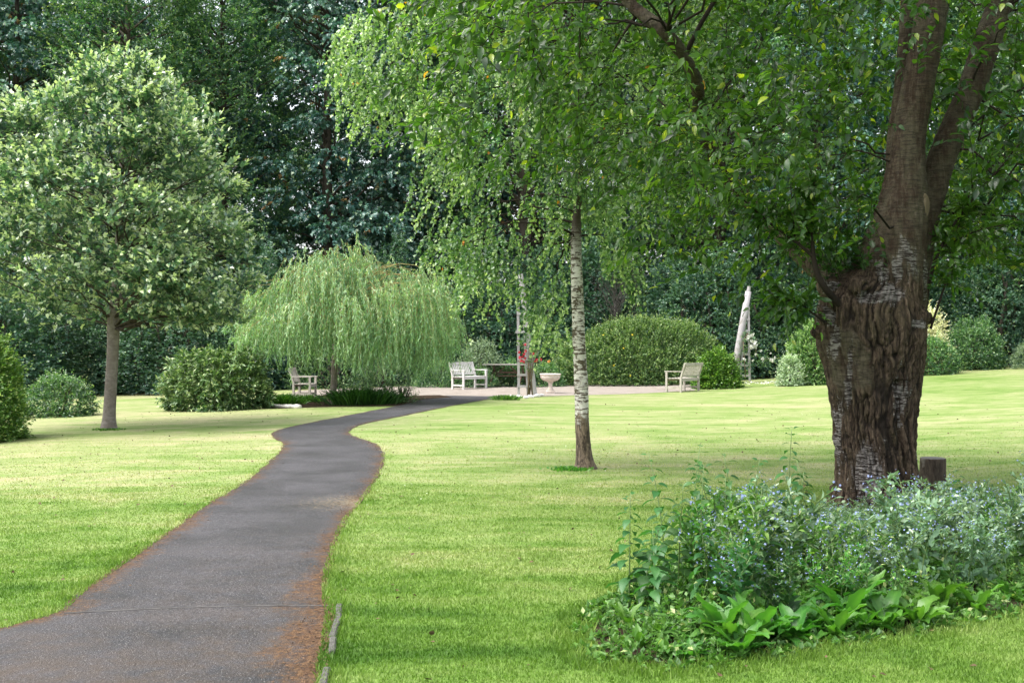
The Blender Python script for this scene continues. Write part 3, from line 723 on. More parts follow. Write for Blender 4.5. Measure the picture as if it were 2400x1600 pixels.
def young_oak():
    base = on_ground(255, 1006); D = base[1]
    root = empty('oak_tree', base, 'small broad-crowned tree with pale young leaves and bare straight trunk on the left lawn', 'tree')
    rng = np.random.default_rng(22)
    def lp(x, y, r, dy=0): p = at(x, y, D) - base; return (p[0], p[1] + dy, p[2], r)
    tr = [(0, 0, -.06, .20), (0, 0, .0, .155), lp(256, 985, .128), lp(258, 940, .118), lp(262, 870, .112), lp(265, 800, .115), lp(266, 750, .125), lp(272, 700, .10), lp(280, 560, .08), lp(285, 400, .05), lp(288, 250, .028), lp(287, 150, .008)]
    stem_tube(tr, seed=5, amp=.02, per=8).build('trunk', M['oak_bark'], root, True)
    px = [(283, 88), (320, 150), (356, 107), (398, 164), (420, 200), (451, 176), (463, 222), (509, 275), (535, 325), (532, 367), (574, 386), (558, 444), (585, 516), (590, 600), (595, 640), (577, 750), (506, 765), (446, 770), (402, 760), (327, 750), (280, 740),
          (250, 745), (178, 760), (143, 760), (101, 735), (53, 705), (0, 700), (-60, 690), (-110, 600), (-90, 450), (-40, 380), (-60, 300), (11, 264), (60, 240), (77, 214), (130, 230), (180, 184), (226, 164), (245, 107)]
    poly = local_poly(px, base, D); n = 640; E = sample_sil(rng, poly, n, 2.1, .6); E = E[(vnoise(E * [1.25, 1.25, 1.9], 46) > -.20)]; E[:, 2] -= .16; E[:, 0] *= .97
    top = local_poly([(283, 92), (245, 118), (226, 175), (180, 195), (130, 240), (80, 225), (30, 270), (340, 165), (360, 118), (400, 190), (448, 190), (465, 235), (505, 285), (530, 350), (565, 395), (585, 520), (592, 620), (-40, 390), (300, 130), (275, 150)], base, D)
    top = np.array([(a, rng.uniform(-.3, .3), b) for a, b in top]); E = np.concatenate([E, top]); n = len(E)
    tp = np.array([p[:3] for p in tr])
    def org(ends):
        zt = np.clip(ends[:, 2] - .35 * np.hypot(ends[:, 0], ends[:, 1]) - .1, 2.0, 6.8); return np.stack([np.interp(zt, tp[:, 2], tp[:, k]) for k in range(3)], 1)
    big = rng.choice(n, 110, False); Vb, Fb = thin_tubes(boughs_from(rng, org, E[big], .02, 7, .02), .022, .006, 5)
    lf = Leafage(DIAMOND); per = 17
    rad = rng.uniform(.16, .34, n)
    off = nrm(rng.normal(size=(n, per, 3))) * (rng.random((n, per, 1)) ** .5) * rad[:, None, None] * np.array([1.25, 1.25, .8])
    S = (E[:, None] + off).reshape(-1, 3); outw = nrm(off.reshape(-1, 3)); pp = np.array(poly); kk = in_poly(S[:, [0, 2]] * [1.07, 1] + [0, .34], pp) & in_poly(S[:, [0, 2]] + [0, .02], pp); kk |= np.repeat(np.arange(n) >= n - len(top), per) & (rng.random(len(S)) < .35) & in_poly(S[:, [0, 2]] + [0, .12], pp); S = S[kk]; outw = outw[kk]; m = len(S)
    rad_out = nrm(S - np.array([0, 0, 3.6]))
    Dd = nrm(outw * .7 + rad_out * .5 + np.array([0, 0, .75]) + rng.normal(0, .25, (m, 3)))
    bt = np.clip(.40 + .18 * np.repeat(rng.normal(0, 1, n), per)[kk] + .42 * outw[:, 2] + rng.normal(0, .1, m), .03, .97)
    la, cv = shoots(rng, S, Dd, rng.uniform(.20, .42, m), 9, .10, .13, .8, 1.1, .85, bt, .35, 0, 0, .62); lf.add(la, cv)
    lf.build('crown', M['oak'], root)
    lf.twigs('branches', M['dark_bark'], root, .004, (Vb, Fb))
young_oak()

def weeping_willow():
    base = on_ground(782, 948); D = base[1]
    root = empty('willow_tree', base, 'small weeping willow with pale yellow-green curtains of leaves beside the gravel terrace', 'tree')
    rng = np.random.default_rng(23)
    def lp(x, y, r, dy=0): p = at(x, y, D) - base; return (p[0], p[1] + dy, p[2], r)
    tr = [(0, 0, -.06, .13), (0, 0, .0, .105), lp(781, 920, .085), lp(783, 880, .08), lp(786, 820, .085), lp(790, 760, .10), lp(795, 700, .06), lp(792, 620, .03)]
    mb = stem_tube(tr, seed=8, amp=.04, per=8); mb.build('trunk', M['oak_bark'], root, True)
    # arching limbs ending along the domed top outline
    px = [(600, 668), (575, 675), (640, 700), (668, 690), (662, 660), (690, 625), (720, 600), (755, 590), (785, 572), (830, 582), (862, 600), (900, 618), (925, 648), (955, 630), (996, 634), (1020, 660), (1040, 730), (1060, 745)]
    ends = []
    for (x, y) in px:
        p = lp(x, y, 0); ends.append((p[0], rng.uniform(-.5, .5), p[2]))
    # fill the dome
    top = local_poly([(559, 690), (600, 668), (650, 697), (665, 640), (720, 598), (784, 572), (850, 590), (902, 618), (925, 650), (955, 628), (1000, 634), (1036, 660), (1062, 745), (1065, 800), (560, 800)], base, D)
    E = sample_sil(rng, top, 260, 2.3, .75); ends = np.concatenate([np.array(ends), E])
    tp = np.array([p[:3] for p in tr])
    def org(e):
        zt = np.clip(e[:, 2] * .55 + .6, 1.9, 3.8); return np.stack([np.interp(zt, tp[:, 2], tp[:, k]) for k in range(3)], 1)
    CV = boughs_from(rng, org, ends, .02, 8, .22); Vb, Fb = thin_tubes(CV[:90], .02, .004, 5)
    # curtains: hanging strands from each limb end
    per = 7; S = np.repeat(ends, per, 0) + rng.normal(0, .14, (len(ends) * per, 3)); m = len(S)
    hor = nrm(S * [1, 1, 0] + 1e-6)
    Dd = nrm(hor * rng.uniform(.0, .8, (m, 1)) + np.array([0, 0, .35]) + rng.normal(0, .42, (m, 3)))
    # lower outline of the curtains
    bx = np.array([559, 600, 640, 680, 740, 770, 800, 850, 900, 960, 1020, 1060, 1085]); by = np.array([815, 862, 880, 885, 880, 860, 885, 903, 905, 900, 903, 870, 815])
    bxl = (bx - 1200) / F * D - base[0]; bzl = EYE + (800 - by) / F * D - base[2]
    floor = np.interp(S[:, 0], bxl, bzl) + rng.uniform(-.03, .55, m) + .25 * vnoise(S * [2.5, 2.5, 0], 12)
    L = np.clip(S[:, 2] - floor, .25, 2.4) * rng.uniform(.35, 1.0, m)
    K = 64; t = np.linspace(0.02, 1, K)[None]
    f = 1 - np.exp(-t * L[:, None] * 2.2)
    sway = nrm(rng.normal(size=(m, 3)) * [1, 1, 0.01]) * rng.uniform(.03, .24, (m, 1))
    P = S[:, None] + Dd[:, None] * (f * .32)[..., None] + np.array([0, 0, -1.]) * (L[:, None] * t ** 1.15)[..., None] + sway[:, None] * (t ** 2 * L[:, None])[..., None]
    P = P + rng.normal(0, .012, P.shape)
    T = nrm(np.gradient(P, axis=1)); T = nrm(T + np.array([0, 0, -.7]))
    keepL = rng.random((m, K)) < np.clip(L[:, None] / 1.6, .35, 1)
    side = nrm(rng.normal(size=P.shape)); LD = nrm(T + side * .55 + np.array([0, 0, -.25])); NN = nrm(rng.normal(size=P.shape) * .7 + hor[:, None] + np.array([0, 0, .5]))
    bt = np.clip(.5 + .45 * vnoise(S * 2.2, 5) + rng.normal(0, .15, m), .03, .97)[:, None] + rng.normal(0, .15, (m, K)) - .18 * t; bt = np.clip(bt, .02, .98)
    bt = np.where((rng.random((m, K)) < .10) & (t < .3), 1.3, bt)
    k = keepL.ravel()
    lf = Leafage((NARROW[0] * [1.5, 1, 1], NARROW[1]))
    lf.add((P.reshape(-1, 3)[k], LD.reshape(-1, 3)[k], NN.reshape(-1, 3)[k], rng.uniform(.07, .13, k.sum()), bt.ravel()[k]), P[:, ::9][:, :7])
    lf.build('crown', M['willow'], root)
    lf.twigs('branches', M['willow_twig'], root, .005, (Vb, Fb))
weeping_willow()

# ---- old cherry: continuous trunk with limbs
def remeshed(mb, voxel):
    me = bpy.data.meshes.new('tmp'); V = np.concatenate(mb.V)
    Fs = [tuple(f) for g in (mb.F3 + mb.F4) for f in g.tolist()]
    me.from_pydata(V.tolist(), [], Fs); o = bpy.data.objects.new('tmp', me); C.objects.link(o)
    md = o.modifiers.new('r', 'REMESH'); md.mode = 'VOXEL'; md.voxel_size = voxel; md.use_smooth_shade = True
    dg = bpy.context.evaluated_depsgraph_get(); ev = o.evaluated_get(dg); m2 = bpy.data.meshes.new_from_object(ev)
    co = np.empty(len(m2.vertices) * 3); m2.vertices.foreach_get('co', co)
    fs = [tuple(p.vertices) for p in m2.polygons]
    bpy.data.objects.remove(o); bpy.data.meshes.remove(me)
    nv = len(m2.vertices); nn = np.empty(nv * 3); m2.vertices.foreach_get('normal', nn); bpy.data.meshes.remove(m2)
    return co.reshape(-1, 3), fs, nn.reshape(-1, 3)
CH = on_ground(2058, 1200)
def old_cherry():
    base = CH; D = base[1]; rng = np.random.default_rng(31)
    root = empty('cherry_tree', base, 'old cherry tree with a thick furrowed pollarded trunk rising from the flower bed', 'tree')
    def lp(x, y, r=0, dy=0): p = at(x, y, D) - base; return (p[0], p[1] + dy, p[2], r)
    def tube(mb, pts, ring=28, per=8):
        P = np.array(pts, float); s = np.concatenate([[0], np.cumsum(np.linalg.norm(np.diff(P[:, :3], axis=0), axis=1))]); t = np.linspace(0, s[-1], per * (len(P) - 1) + 1)
        Q = np.stack([np.interp(t, s, P[:, k]) for k in range(4)], 1)
        for _ in range(per // 2): Q[1:-1] = (Q[:-2] + 2 * Q[1:-1] + Q[2:]) / 4
        mb.tube(Q[:, :3], Q[:, 3], ring); return Q
    def blob(mb, c, r):
        a = np.linspace(0, np.pi, 9); mb.lathe([(max(r * math.sin(x), 1e-4), -r * math.cos(x)) for x in a], 12, c)
    mb = MB()
    trunk = [(0, 0, -.12, .49), lp(2060, 1210, .43), lp(2058, 1160, .395), lp(2056, 1080, .372), lp(2051, 1000, .375), lp(2052, 920, .405), lp(2051, 860, .445), lp(2048, 815, .485), lp(2042, 770, .515), lp(2044, 730, .50), lp(2054, 690, .43), lp(2064, 655, .34)]
    tube(mb, trunk, 40)
    limb1 = [lp(2064, 740, .40), lp(2074, 680, .375), lp(2086, 620, .325), lp(2102, 555, .265), lp(2114, 500, .225), lp(2119, 446, .195), lp(2124, 380, .150), lp(2130, 312, .132), lp(2156, 178, .128), lp(2188, 0, .125), lp(2215, -200, .12), lp(2235, -450, .09), lp(2240, -700, .04)]
    limb2 = [lp(2120, 720, .24, .1), lp(2145, 640, .18, .14), lp(2168, 560, .145, .18), lp(2190, 480, .13, .22), lp(2241, 335, .12, .28), lp(2308, 200, .115, .34), lp(2380, 0, .115, .40), lp(2470, -220, .09, .4), lp(2560, -500, .05, .3)]
    limb1b = [lp(2112, 520, .12, .02), lp(2108, 430, .085, .12), lp(2112, 330, .07, .2), lp(2135, 180, .06, .24), lp(2150, 20, .05, .28), lp(2150, -200, .03, .3)]
    stub = [lp(1990, 740, .22, -.05), lp(1955, 700, .13, -.08), lp(1938, 672, .095, -.1), lp(1935, 655, .085, -.1)]
    limb3 = [lp(2000, 720, .2, .15), lp(1975, 640, .12, .5), lp(1900, 480, .075, 1.7), lp(1780, 320, .06, 2.1), lp(1705, 235, .055, 1.5), lp(1650, 160, .052, .4), lp(1560, 80, .050, -.1), lp(1480, 0, .046, .2), lp(1400, -110, .035, 0), lp(1320, -240, .02, -.2)]
    for L_ in (limb1, limb2, limb1b, stub, limb3): tube(mb, L_, 24)
    for (x, y, r, dy) in [(1914, 775, .080, -.05), (1928, 740, .09, -.12), (2160, 745, .09, -.05), (1960, 715, .12, -.22), (2010, 745, .12, -.30), (2130, 745, .11, -.24), (1968, 1190, .10, -.1), (2140, 1190, .12, -.12), (2060, 1195, .12, -.36), (2000, 1195, .12, -.3)]:
        blob(mb, np.array(lp(x, y, 0, dy)[:3]), r)
    for k in range(12):   # burrs round the pollard ring
        a = rng.uniform(0, 2 * np.pi); z = rng.uniform(1.45, 2.08); r = rng.uniform(.05, .11)
        blob(mb, np.array([lp(2044, 740)[0] + math.cos(a) * .42, math.sin(a) * .42, z]), r)
    # root buttresses
    for a in np.linspace(0, 2 * np.pi, 8)[:-1]:
        mb.tube([(math.cos(a) * .26, math.sin(a) * .26, .35), (math.cos(a) * .38, math.sin(a) * .38, .08), (math.cos(a) * .50, math.sin(a) * .50, -.1)], [.10, .11, .08], 10)
    V, fs, nn = remeshed(mb, .0105)
    h = V[:, 2]
    axis_x = np.interp(h, [p[2] for p in trunk], [p[0] for p in trunk])
    ang = np.arctan2(V[:, 1], V[:, 0] - axis_x)
    tw = ang * 2.6 + .9 * h + .5 * vnoise(V * [1.2, 1.2, 1.2], 70)
    up = np.clip((h - 2.0) / .35, 0, 1)                # limbs smoother
    c = np.stack([np.cos(ang) * 3.2 + .35 * h, np.sin(ang) * 3.2 - .15 * h, h * .62], 1) + .28 * np.stack([vnoise(V * 2.3, 61), vnoise(V * 2.3, 62), vnoise(V * 2.3, 63)], 1)
    big = vnoise(c, 51)                                  # broad flutes
    med = 1 - np.abs(vnoise(c * [3.0, 3.0, 1.7], 52)) * 2  # ridged
    fin = 1 - np.abs(vnoise(c * [8.5, 8.5, 2.6], 53)) * 2
    tiny = vnoise(V * [38, 38, 22], 54)
    k = 1 - .82 * up
    # smooth old-bark windows
    pat = vnoise(V * [2.6, 2.6, 1.15] + [3.1, 0, .4], 80)
    front = V[:, 1] < .1
    sm = np.clip((pat - .22) * 2.6, 0, .75)
    sm = np.maximum(sm, np.clip((h - 2.0 + .25 * pat) / .35, 0, 1))
    ridg = med
    damp = 1 - .65 * sm
    wv = .16 * np.stack([vnoise(V * 6, 91), vnoise(V * 6, 92), vnoise(V * 6, 93)], 1)
    f1 = np.exp(-(vnoise((c + wv) * [2.3, 2.3, 1.25], 55) / .13) ** 2); f2 = np.exp(-(vnoise((c + wv) * [4.6, 4.6, 2.3] + 9, 56) / .19) ** 2)
    f3 = np.exp(-(vnoise((c + wv) * [9.5, 9.5, 5.2] + 4, 58) / .25) ** 2)
    disp = .034 * big * k - (.036 * f1 + .024 * f2 + .013 * f3) * k * damp + .010 * tiny * k + .004 * tiny * up + .008 * up * big + .012
    # deep cleft running down the front
    disp -= .07 * np.exp(-((ang + 1.25 + .35 * (h - .9)) / .07) ** 2) * (h < 1.25) * (h > .1)
    V2 = V + nn * disp[:, None]
    silv = np.zeros(len(V))
    def spot(x, y, sx, sy, a=1.0):
        p = lp(x, y); return a * np.exp(-((V[:, 0] - p[0]) / sx) ** 2 - ((V[:, 2] - p[2]) / sy) ** 2) * front
    for s_ in [(2015, 1110, .14, .36), (2145, 1090, .045, .55), (1957, 1040, .03, .42), (1968, 880, .03, .30), (2055, 690, .13, .10), (1935, 672, .09, .07), (2150, 650, .05, .24), (1938, 800, .045, .18), (2075, 640, .06, .12), (2120, 760, .1, .06), (2080, 920, .14, .34, .75), (2010, 700, .16, .07), (1925, 740, .05, .12), (2040, 640, .08, .16, .9), (2100, 600, .16, .3, .6), (2150, 1120, .05, .5)]:
        silv = np.maximum(silv, spot(*s_))
    me_f3 = np.array([f for f in fs if len(f) == 3]); me_f4 = np.array([f for f in fs if len(f) == 4])
    o = mesh_np('trunk', V2, [me_f3, me_f4] if len(me_f3) else [me_f4], M['cherry_bark'], root, {'ridge': np.clip(1 - np.maximum(np.maximum(f1, .75 * f2), .45 * f3) * (1 - .6 * sm), 0, 1), 'smooth': sm, 'silver': silv, 'tint': silv * 0}, True)
    # pruned limb scar
    mb = MB(); P = np.array(lp(2152, 487, 0, -.155)[:3]); mb.lathe([(.001, .02), (.035, .02), (.044, .010), (.054, .02), (.062, .0), (.05, -.08)], 20)
    V = mb.V[0] * [1, 1.9, 1]; V = V @ np.array([[0, 0, 1], [1, 0, 0], [0, 1, 0]]).T if False else V
    rot = np.array([[.75, 0, .66], [0.66 * .9, .42, -.68], [-.2, 1, .1]])
    V = np.stack([V[:, 0] * .8 + V[:, 2] * .45, -V[:, 2] * .85 + V[:, 0] * .3, V[:, 1] + V[:, 0] * .1], 1)
    mb.V[0] = V + P; mb.build('pruning_scar', M['dark_post'], root, True)

    # ---- limbs in the crown and leafy shoots
    lf = Leafage(OVATE)
    L1 = np.array([p[:3] for p in limb1]); L2 = np.array([p[:3] for p in limb2]); L3 = np.array([p[:3] for p in limb3])
    px = [(1120, -420), (960, -100), (985, 40), (1010, 200), (1130, 330), (1250, 380), (1280, 420), (1400, 395), (1480, 420), (1560, 480), (1640, 570), (1690, 640), (1760, 640), (1850, 640), (1930, 620), (1990, 590), (2060, 500), (2150, 560), (2190, 660), (2260, 610), (2330, 600), (2420, 640), (2600, 650), (2950, 520), (3150, 100), (3050, -500), (2700, -850), (1500, -800)]
    poly = local_poly(px, base, D)
    n = 1020; E = sample_sil(rng, poly, n, 3.4, .25); E = E[vnoise(E * [1.3, 1.3, 1.6], 44) > -.50 + .36 * (E[:, 0] < -2.0)]; n = len(E)
    # perspective: nearer boughs ride higher, farther ones lower, as the crown is a dome
    E[:, 2] += np.where(E[:, 1] < 0, .10 * -E[:, 1], 0) + .08 * np.abs(E[:, 1])
    # keep boughs off the main limbs' camera side so that they stay in view
    def near_limb(P, Lm, r):
        out = np.zeros(len(P), bool)
        for a, b in zip(Lm[:-1], Lm[1:]):
            ta = np.clip((P[:, 2] - a[2]) / (b[2] - a[2] + 1e-9), 0, 1); q = a + ta[:, None] * (b - a)
            m = (P[:, 2] >= a[2] - .1) & (P[:, 2] <= b[2] + .1)
            # world-space clearing: the wedge between limb and the open side of the tree
            fx = q[:, 0] - (P[:, 1] - q[:, 1]) * (-(base[0] + q[:, 0]) / D) * 1.0
            out |= m & (np.abs(P[:, 0] - fx) < r) & (P[:, 1] < q[:, 1] + .1)
        return out
    bad = (near_limb(E, L1, .34) & ~((E[:, 2] > 3.75) & (E[:, 2] < 4.15))) | near_limb(E, L2[6:], .16)
    bad &= rng.random(n) < .93
    # hollow space inside the crown around the stem
    bad |= (np.hypot(E[:, 0], E[:, 1]) < .9) & (E[:, 2] < 2.6)
    E = E[~bad]; n = len(E)
    allL = np.concatenate([L1[3:], L2[3:], L3[2:]])
    def org(ends):
        dd = np.linalg.norm((ends[:, None] - allL[None]) * [1, 1, .8], axis=2) + np.where(allL[None, :, 2] > ends[:, None, 2] + .1, 1.5, 0); return allL[np.argmin(dd, 1)]
    big = rng.choice(n, 90, False); Vb, Fb = thin_tubes(boughs_from(rng, org, E[big], .02, 8, .06), .013, .004, 5)
    per = 9; off = rng.normal(0, .23, (n, per, 3)) * [1.2, 1.2, .75]; S = (E[:, None] + off).reshape(-1, 3); m = len(S)
    outw = nrm(S * [1, 1, .3]); Dd = nrm(outw * .8 + rng.normal(0, .45, (m, 3)) + np.array([0, 0, -.12]))
    ok = ~(((near_limb(S, L1, .20) & ~((S[:, 2] > 3.75) & (S[:, 2] < 4.15))) | near_limb(S, L2[6:], .12)) & (rng.random(m) < .96)); 
    ok &= ~((S[:, 2] < 1.65) & (S[:, 0] > -.5))
    S, Dd = S[ok], Dd[ok]; m = len(S)
    bt = np.clip(.45 + .45 * vnoise(S * 1.6, 19) + rng.normal(0, .1, m), .03, .97)
    la, cv = shoots(rng, S, Dd, rng.uniform(.28, .55, m), 10, .35, rng.uniform(.075, .135, (m, 1)), .85, .8, .12, bt, .35, .001); lf.add(la, cv)
    # specific sprays: low branches off the pollard ring
    thin = []
    def branch(pts, r0, r1):
        P = np.array([lp(*p[:2], 0, p[2])[:3] for p in pts]); s = np.linspace(0, 1, len(P)); t = np.linspace(0, 1, 10)
        Q = np.stack([np.interp(t, s, P[:, k]) for k in range(3)], 1); Q[1:-1] = (Q[:-2] + 2 * Q[1:-1] + Q[2:]) / 4
        thin.append(thin_tubes(Q[None], r0, r1, 8)); return Q
    b = [branch([(1945, 715, -.3), (1905, 680, -.4), (1885, 645, -.42), (1878, 605, -.42)], .034, .022), branch([(1878, 605, -.42), (1876, 560, -.42), (1880, 480, -.4), (1884, 400, -.4)], .021, .008),
         branch([(1880, 612, -.42), (1850, 585, -.45), (1790, 548, -.5), (1735, 505, -.55), (1690, 465, -.6)], .017, .006), branch([(1835, 575, -.46), (1830, 520, -.5), (1822, 450, -.5)], .010, .004),
         branch([(1880, 560, -.42), (1840, 530, -.3), (1770, 470, -.2)], .010, .004), branch([(1915, 755, -.25), (1880, 735, -.35), (1850, 712, -.4), (1790, 700, -.5)], .012, .004),
         branch([(2172, 770, -.1), (2195, 700, -.1), (2222, 620, -.1), (2235, 560, 0), (2290, 430, .1)], .012, .006), branch([(2172, 700, .0), (2190, 600, 0), (2250, 500, 0), (2330, 410, 0), (2420, 300, 0)], .016, .006),
         branch([(2205, 580, 0), (2270, 545, -.2), (2340, 530, -.3)], .008, .004), branch([(1640, 160, .4), (1610, 130, .3), (1640, 60, .2), (1700, -40, .1)], .03, .02),
         branch([(1500, 20, .2), (1470, 60, .2), (1440, 110, .2)], .02, .008), branch([(1380, -80, 0), (1360, 60, 0), (1358, 160, 0), (1354, 280, 0)], .010, .004), branch([(1240, -60, -.3), (1235, 40, -.3), (1245, 140, -.3), (1280, 220, -.3)], .009, .004)]
    for i, (Q, cnt, K) in enumerate([(b[2], 34, 9), (b[5], 34, 10), (b[6], 40, 10), (b[7], 40, 9), (b[8], 14, 9), (b[1], 40, 9), (b[3], 22, 9), (b[4], 26, 9), (b[11], 24, 9), (b[12], 20, 9)]):
        j = rng.uniform(.25 if i != 1 else .45, 1, cnt) * 9; S = np.stack([np.interp(j, np.arange(10), Q[:, k]) for k in range(3)], 1) + rng.normal(0, .03, (cnt, 3))
        dr = nrm(Q[-1] - Q[0]); Dd = nrm(dr * .5 + rng.normal(0, .6, (cnt, 3)) + [0, 0, .0])
        la, cv = shoots(rng, S, Dd, rng.uniform(.18, .38, cnt), K, .35, .105, .85, .8, .1, np.full(cnt, .6), .3); lf.add(la, cv)
    # sprouts out of the pollard crotch
    cnt = 60; S = np.array([lp(1990, 650, 0, -.1)[:3]]) + rng.normal(0, 1, (cnt, 3)) * [.20, .2, .08]; Dd = nrm(rng.normal(0, .3, (cnt, 3)) + [-.15, -.1, 1.1])
    la, cv = shoots(rng, S, Dd, rng.uniform(.3, .8, cnt), 12, .1, .095, .8, .6, .1, np.full(cnt, .35), .3); lf.add(la, cv)
    lf.build('crown', M['cherry'], root)
    Vx = [Vb]; Fx = [Fb]; k = len(Vb)
    for (v, f) in thin: Vx.append(v); Fx.append(f + k); k += len(v)
    lf.twigs('branches', M['twig'], root, .0035, (np.concatenate(Vx), np.concatenate(Fx)))
old_cherry()

def stump():
    p = grounded(2186, 11.6); rng = np.random.default_rng(4); root = empty('tree_stump', p, 'short dark cut stump just right of the big cherry trunk', 'tree stump')
    mb = stem_tube([(0, 0, -.1, .17), (0, 0, .05, .145), (.0, 0, .2, .135), (.0, 0, .36, .13), (.0, 0, .42, .128)], seed=9, amp=.05, per=8, ring=28)
    V = mb.V[0]; a = np.arctan2(V[:, 1], V[:, 0]); k = np.hypot(V[:, 0], V[:, 1]) > .05
    V[k, :2] *= (1 + .05 * np.sin(a[k] * 17 + 2 * vnoise(V[k] * 5, 3)))[:, None]
    mb.build('bark', bark_mat('stump_bark', (.02, .015, .012), (.11, .085, .065), (.32, .29, .26), (30, 30, 7)), root, True)
    mb = MB(); mb.lathe([(.001, .424), (.06, .426), (.115, .424), (.122, .418)], 24); mb.build('cut_face', M['table_top'], root, False)
stump()

# ---- background trees: a few kinds, copied
def bg_tree(kind, seed, H=19., Rr=4.3, low=1.2):
    rng = np.random.default_rng(seed)
    root = empty('tree', (0, 0, 0), 'x', 'tree')
    stem_tube([(0, 0, -.3, .38), (0, 0, .3, .30), (.1, 0, 4, .25), (-.1, .1, 9, .18), (0, 0, 14, .1), (0, 0, H - .5, .03)], seed=seed, per=6).build('trunk', M['dark_bark'], root, True)
    n = 250 if kind != 'feather' else 260
    z = low + (H - low) * rng.random(n) ** .9
    prof = lambda q: Rr * np.clip(np.sin(np.pi * np.clip(.16 + .80 * q, 0, 1)) ** .6, .05, 1)
    q = (z - low) / (H - low); a = rng.uniform(0, 2 * np.pi, n); rr = prof(q) * np.sqrt(rng.uniform(.25, 1, n)) * (1 + .18 * vnoise(np.stack([np.cos(a) * 2, np.sin(a) * 2, z * .5], 1), seed))
    E = np.stack([np.cos(a) * rr, np.sin(a) * rr, z], 1)
    tp = np.array([(0, 0, 0), (.1, 0, 4), (-.1, .1, 9), (0, 0, 14), (0, 0, H)], float)
    def org(ends):
        zt = np.clip(ends[:, 2] - .5 * np.hypot(ends[:, 0], ends[:, 1]), .8, H - 1); return np.stack([np.interp(zt, tp[:, 2], tp[:, k]) for k in range(3)], 1)
    Vb, Fb = thin_tubes(boughs_from(rng, org, E[:90], .02, 6, .05), .06, .012, 4)
    out = nrm(E * [1, 1, 0])
    if kind == 'syc':
        lf = Leafage(WIDE); per = 28; br = rng.uniform(.55, 1.05, n)
        o_ = nrm(rng.normal(size=(n, per, 3))); o_[..., 2] = np.abs(o_[..., 2]) * .9 - .25; o_ = nrm(o_)
        S = (E[:, None] + o_ * (br[:, None, None] * rng.uniform(.6, 1, (n, per, 1))) * [1, 1, .8]).reshape(-1, 3); ow = o_.reshape(-1, 3); m = len(S)
        Dd = nrm(ow * .9 + np.repeat(out, per, 0) * .5 + rng.normal(0, .25, (m, 3)))
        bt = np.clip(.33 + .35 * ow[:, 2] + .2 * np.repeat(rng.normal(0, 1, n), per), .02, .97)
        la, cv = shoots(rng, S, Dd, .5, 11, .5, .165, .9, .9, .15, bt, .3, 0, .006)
    elif kind == 'feather':
        lf = Leafage(DIAMOND); per = 22
        o_ = rng.normal(0, 1, (n, per, 3)) * [.45, .45, .55]; S = (E[:, None] + o_).reshape(-1, 3); m = len(S)
        Dd = nrm(np.repeat(out, per, 0) * .75 + np.array([0, 0, .7]) + rng.normal(0, .35, (m, 3)))
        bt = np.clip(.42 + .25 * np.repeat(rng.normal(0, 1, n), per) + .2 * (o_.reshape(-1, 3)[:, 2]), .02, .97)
        la, cv = shoots(rng, S, Dd, rng.uniform(.4, .9, m), 13, .25, .15, .75, .8, .3, bt, .3)
    else:
        lf = Leafage(DIAMOND); per = 24; br = rng.uniform(.5, .95, n)
        o_ = nrm(rng.normal(size=(n, per, 3))); S = (E[:, None] + o_ * br[:, None, None] * rng.uniform(.5, 1, (n, per, 1)) * [1.1, 1.1, .7]).reshape(-1, 3); ow = o_.reshape(-1, 3); m = len(S)
        Dd = nrm(ow * .8 + np.repeat(out, per, 0) * .4 + [0, 0, .15] + rng.normal(0, .25, (m, 3)))
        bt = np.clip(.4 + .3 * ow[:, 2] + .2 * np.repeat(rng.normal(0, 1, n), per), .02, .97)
        la, cv = shoots(rng, S, Dd, .42, 10, .35, .17, .9, .9, .25, bt, .3)
    lf.add(la, cv)
    lf.build('crown', M[{'syc': 'syc', 'feather': 'feather', 'green': 'green'}[kind]], root)
    mesh_np('branches', Vb, [Fb], M['dark_bark'], root)
    return root
def copy_tree(o, parent=None):
    c = o.copy(); C.objects.link(c); c.parent = parent
    for ch in list(o.children): copy_tree(ch, c)
    return c
bgk = {'syc': bg_tree('syc', 41), 'feather': bg_tree('feather', 42, 18, 3.4, .8), 'green': bg_tree('green', 43, 18, 4.2, .8)}
used = set()
BG = [  # px, distance, kind, yaw, scale, label
    (40, 47, 'syc', 10, 1.05, 'tall blue-green tree with orange seeds at the far left edge'),
    (300, 45, 'feather', 60, 1.0, 'tall feathery mid-green tree behind the top of the small pale-crowned tree'),
    (520, 48, 'feather', 200, .98, 'feathery green tree with sky showing through beside the left group of tall trees'),
    (770, 49, 'syc', 120, 1.08, 'tall dark blue-green tree with orange seeds rising above the weeping willow'),
    (1000, 50, 'syc', 220, 1.0, 'dark tall tree behind the left side of the birch crown'),
    (1230, 48, 'green', 30, 1.05, 'tall green tree behind the middle of the birch crown'),
    (1460, 51, 'syc', 300, 1.0, 'dark tall tree behind the white birch trunk and the yellow-flowered mound'),
    (1690, 49, 'green', 140, 1.0, 'green tall tree behind the leaning trellis post with white roses'),
    (1920, 50, 'syc', 40, 1.0, 'tall dark tree hidden mostly behind the left side of the old cherry crown'),
    (2150, 52, 'green', 250, 1.1, 'tall tree directly behind the old cherry trunk'),
    (2350, 50, 'green', 80, .95, 'tall mid-green tree at the right edge beyond the lawn'),
    (2570, 48, 'syc', 180, 1.0, 'dark tree reaching in from beyond the right edge of the photo'),
    (-180, 46, 'green', 20, 1.0, 'green tree reaching in from beyond the left edge of the photo')]
for i, (px, d, k, yaw, sc, lab) in enumerate(BG):
    o = bgk[k] if k not in used else copy_tree(bgk[k]); used.add(k)
    g = grounded(px, d); o.location = g; o.rotation_euler = (0, 0, R(yaw)); o.scale = (sc, sc, sc); tag(o, lab, 'tree', 'tall trees closing off the garden')
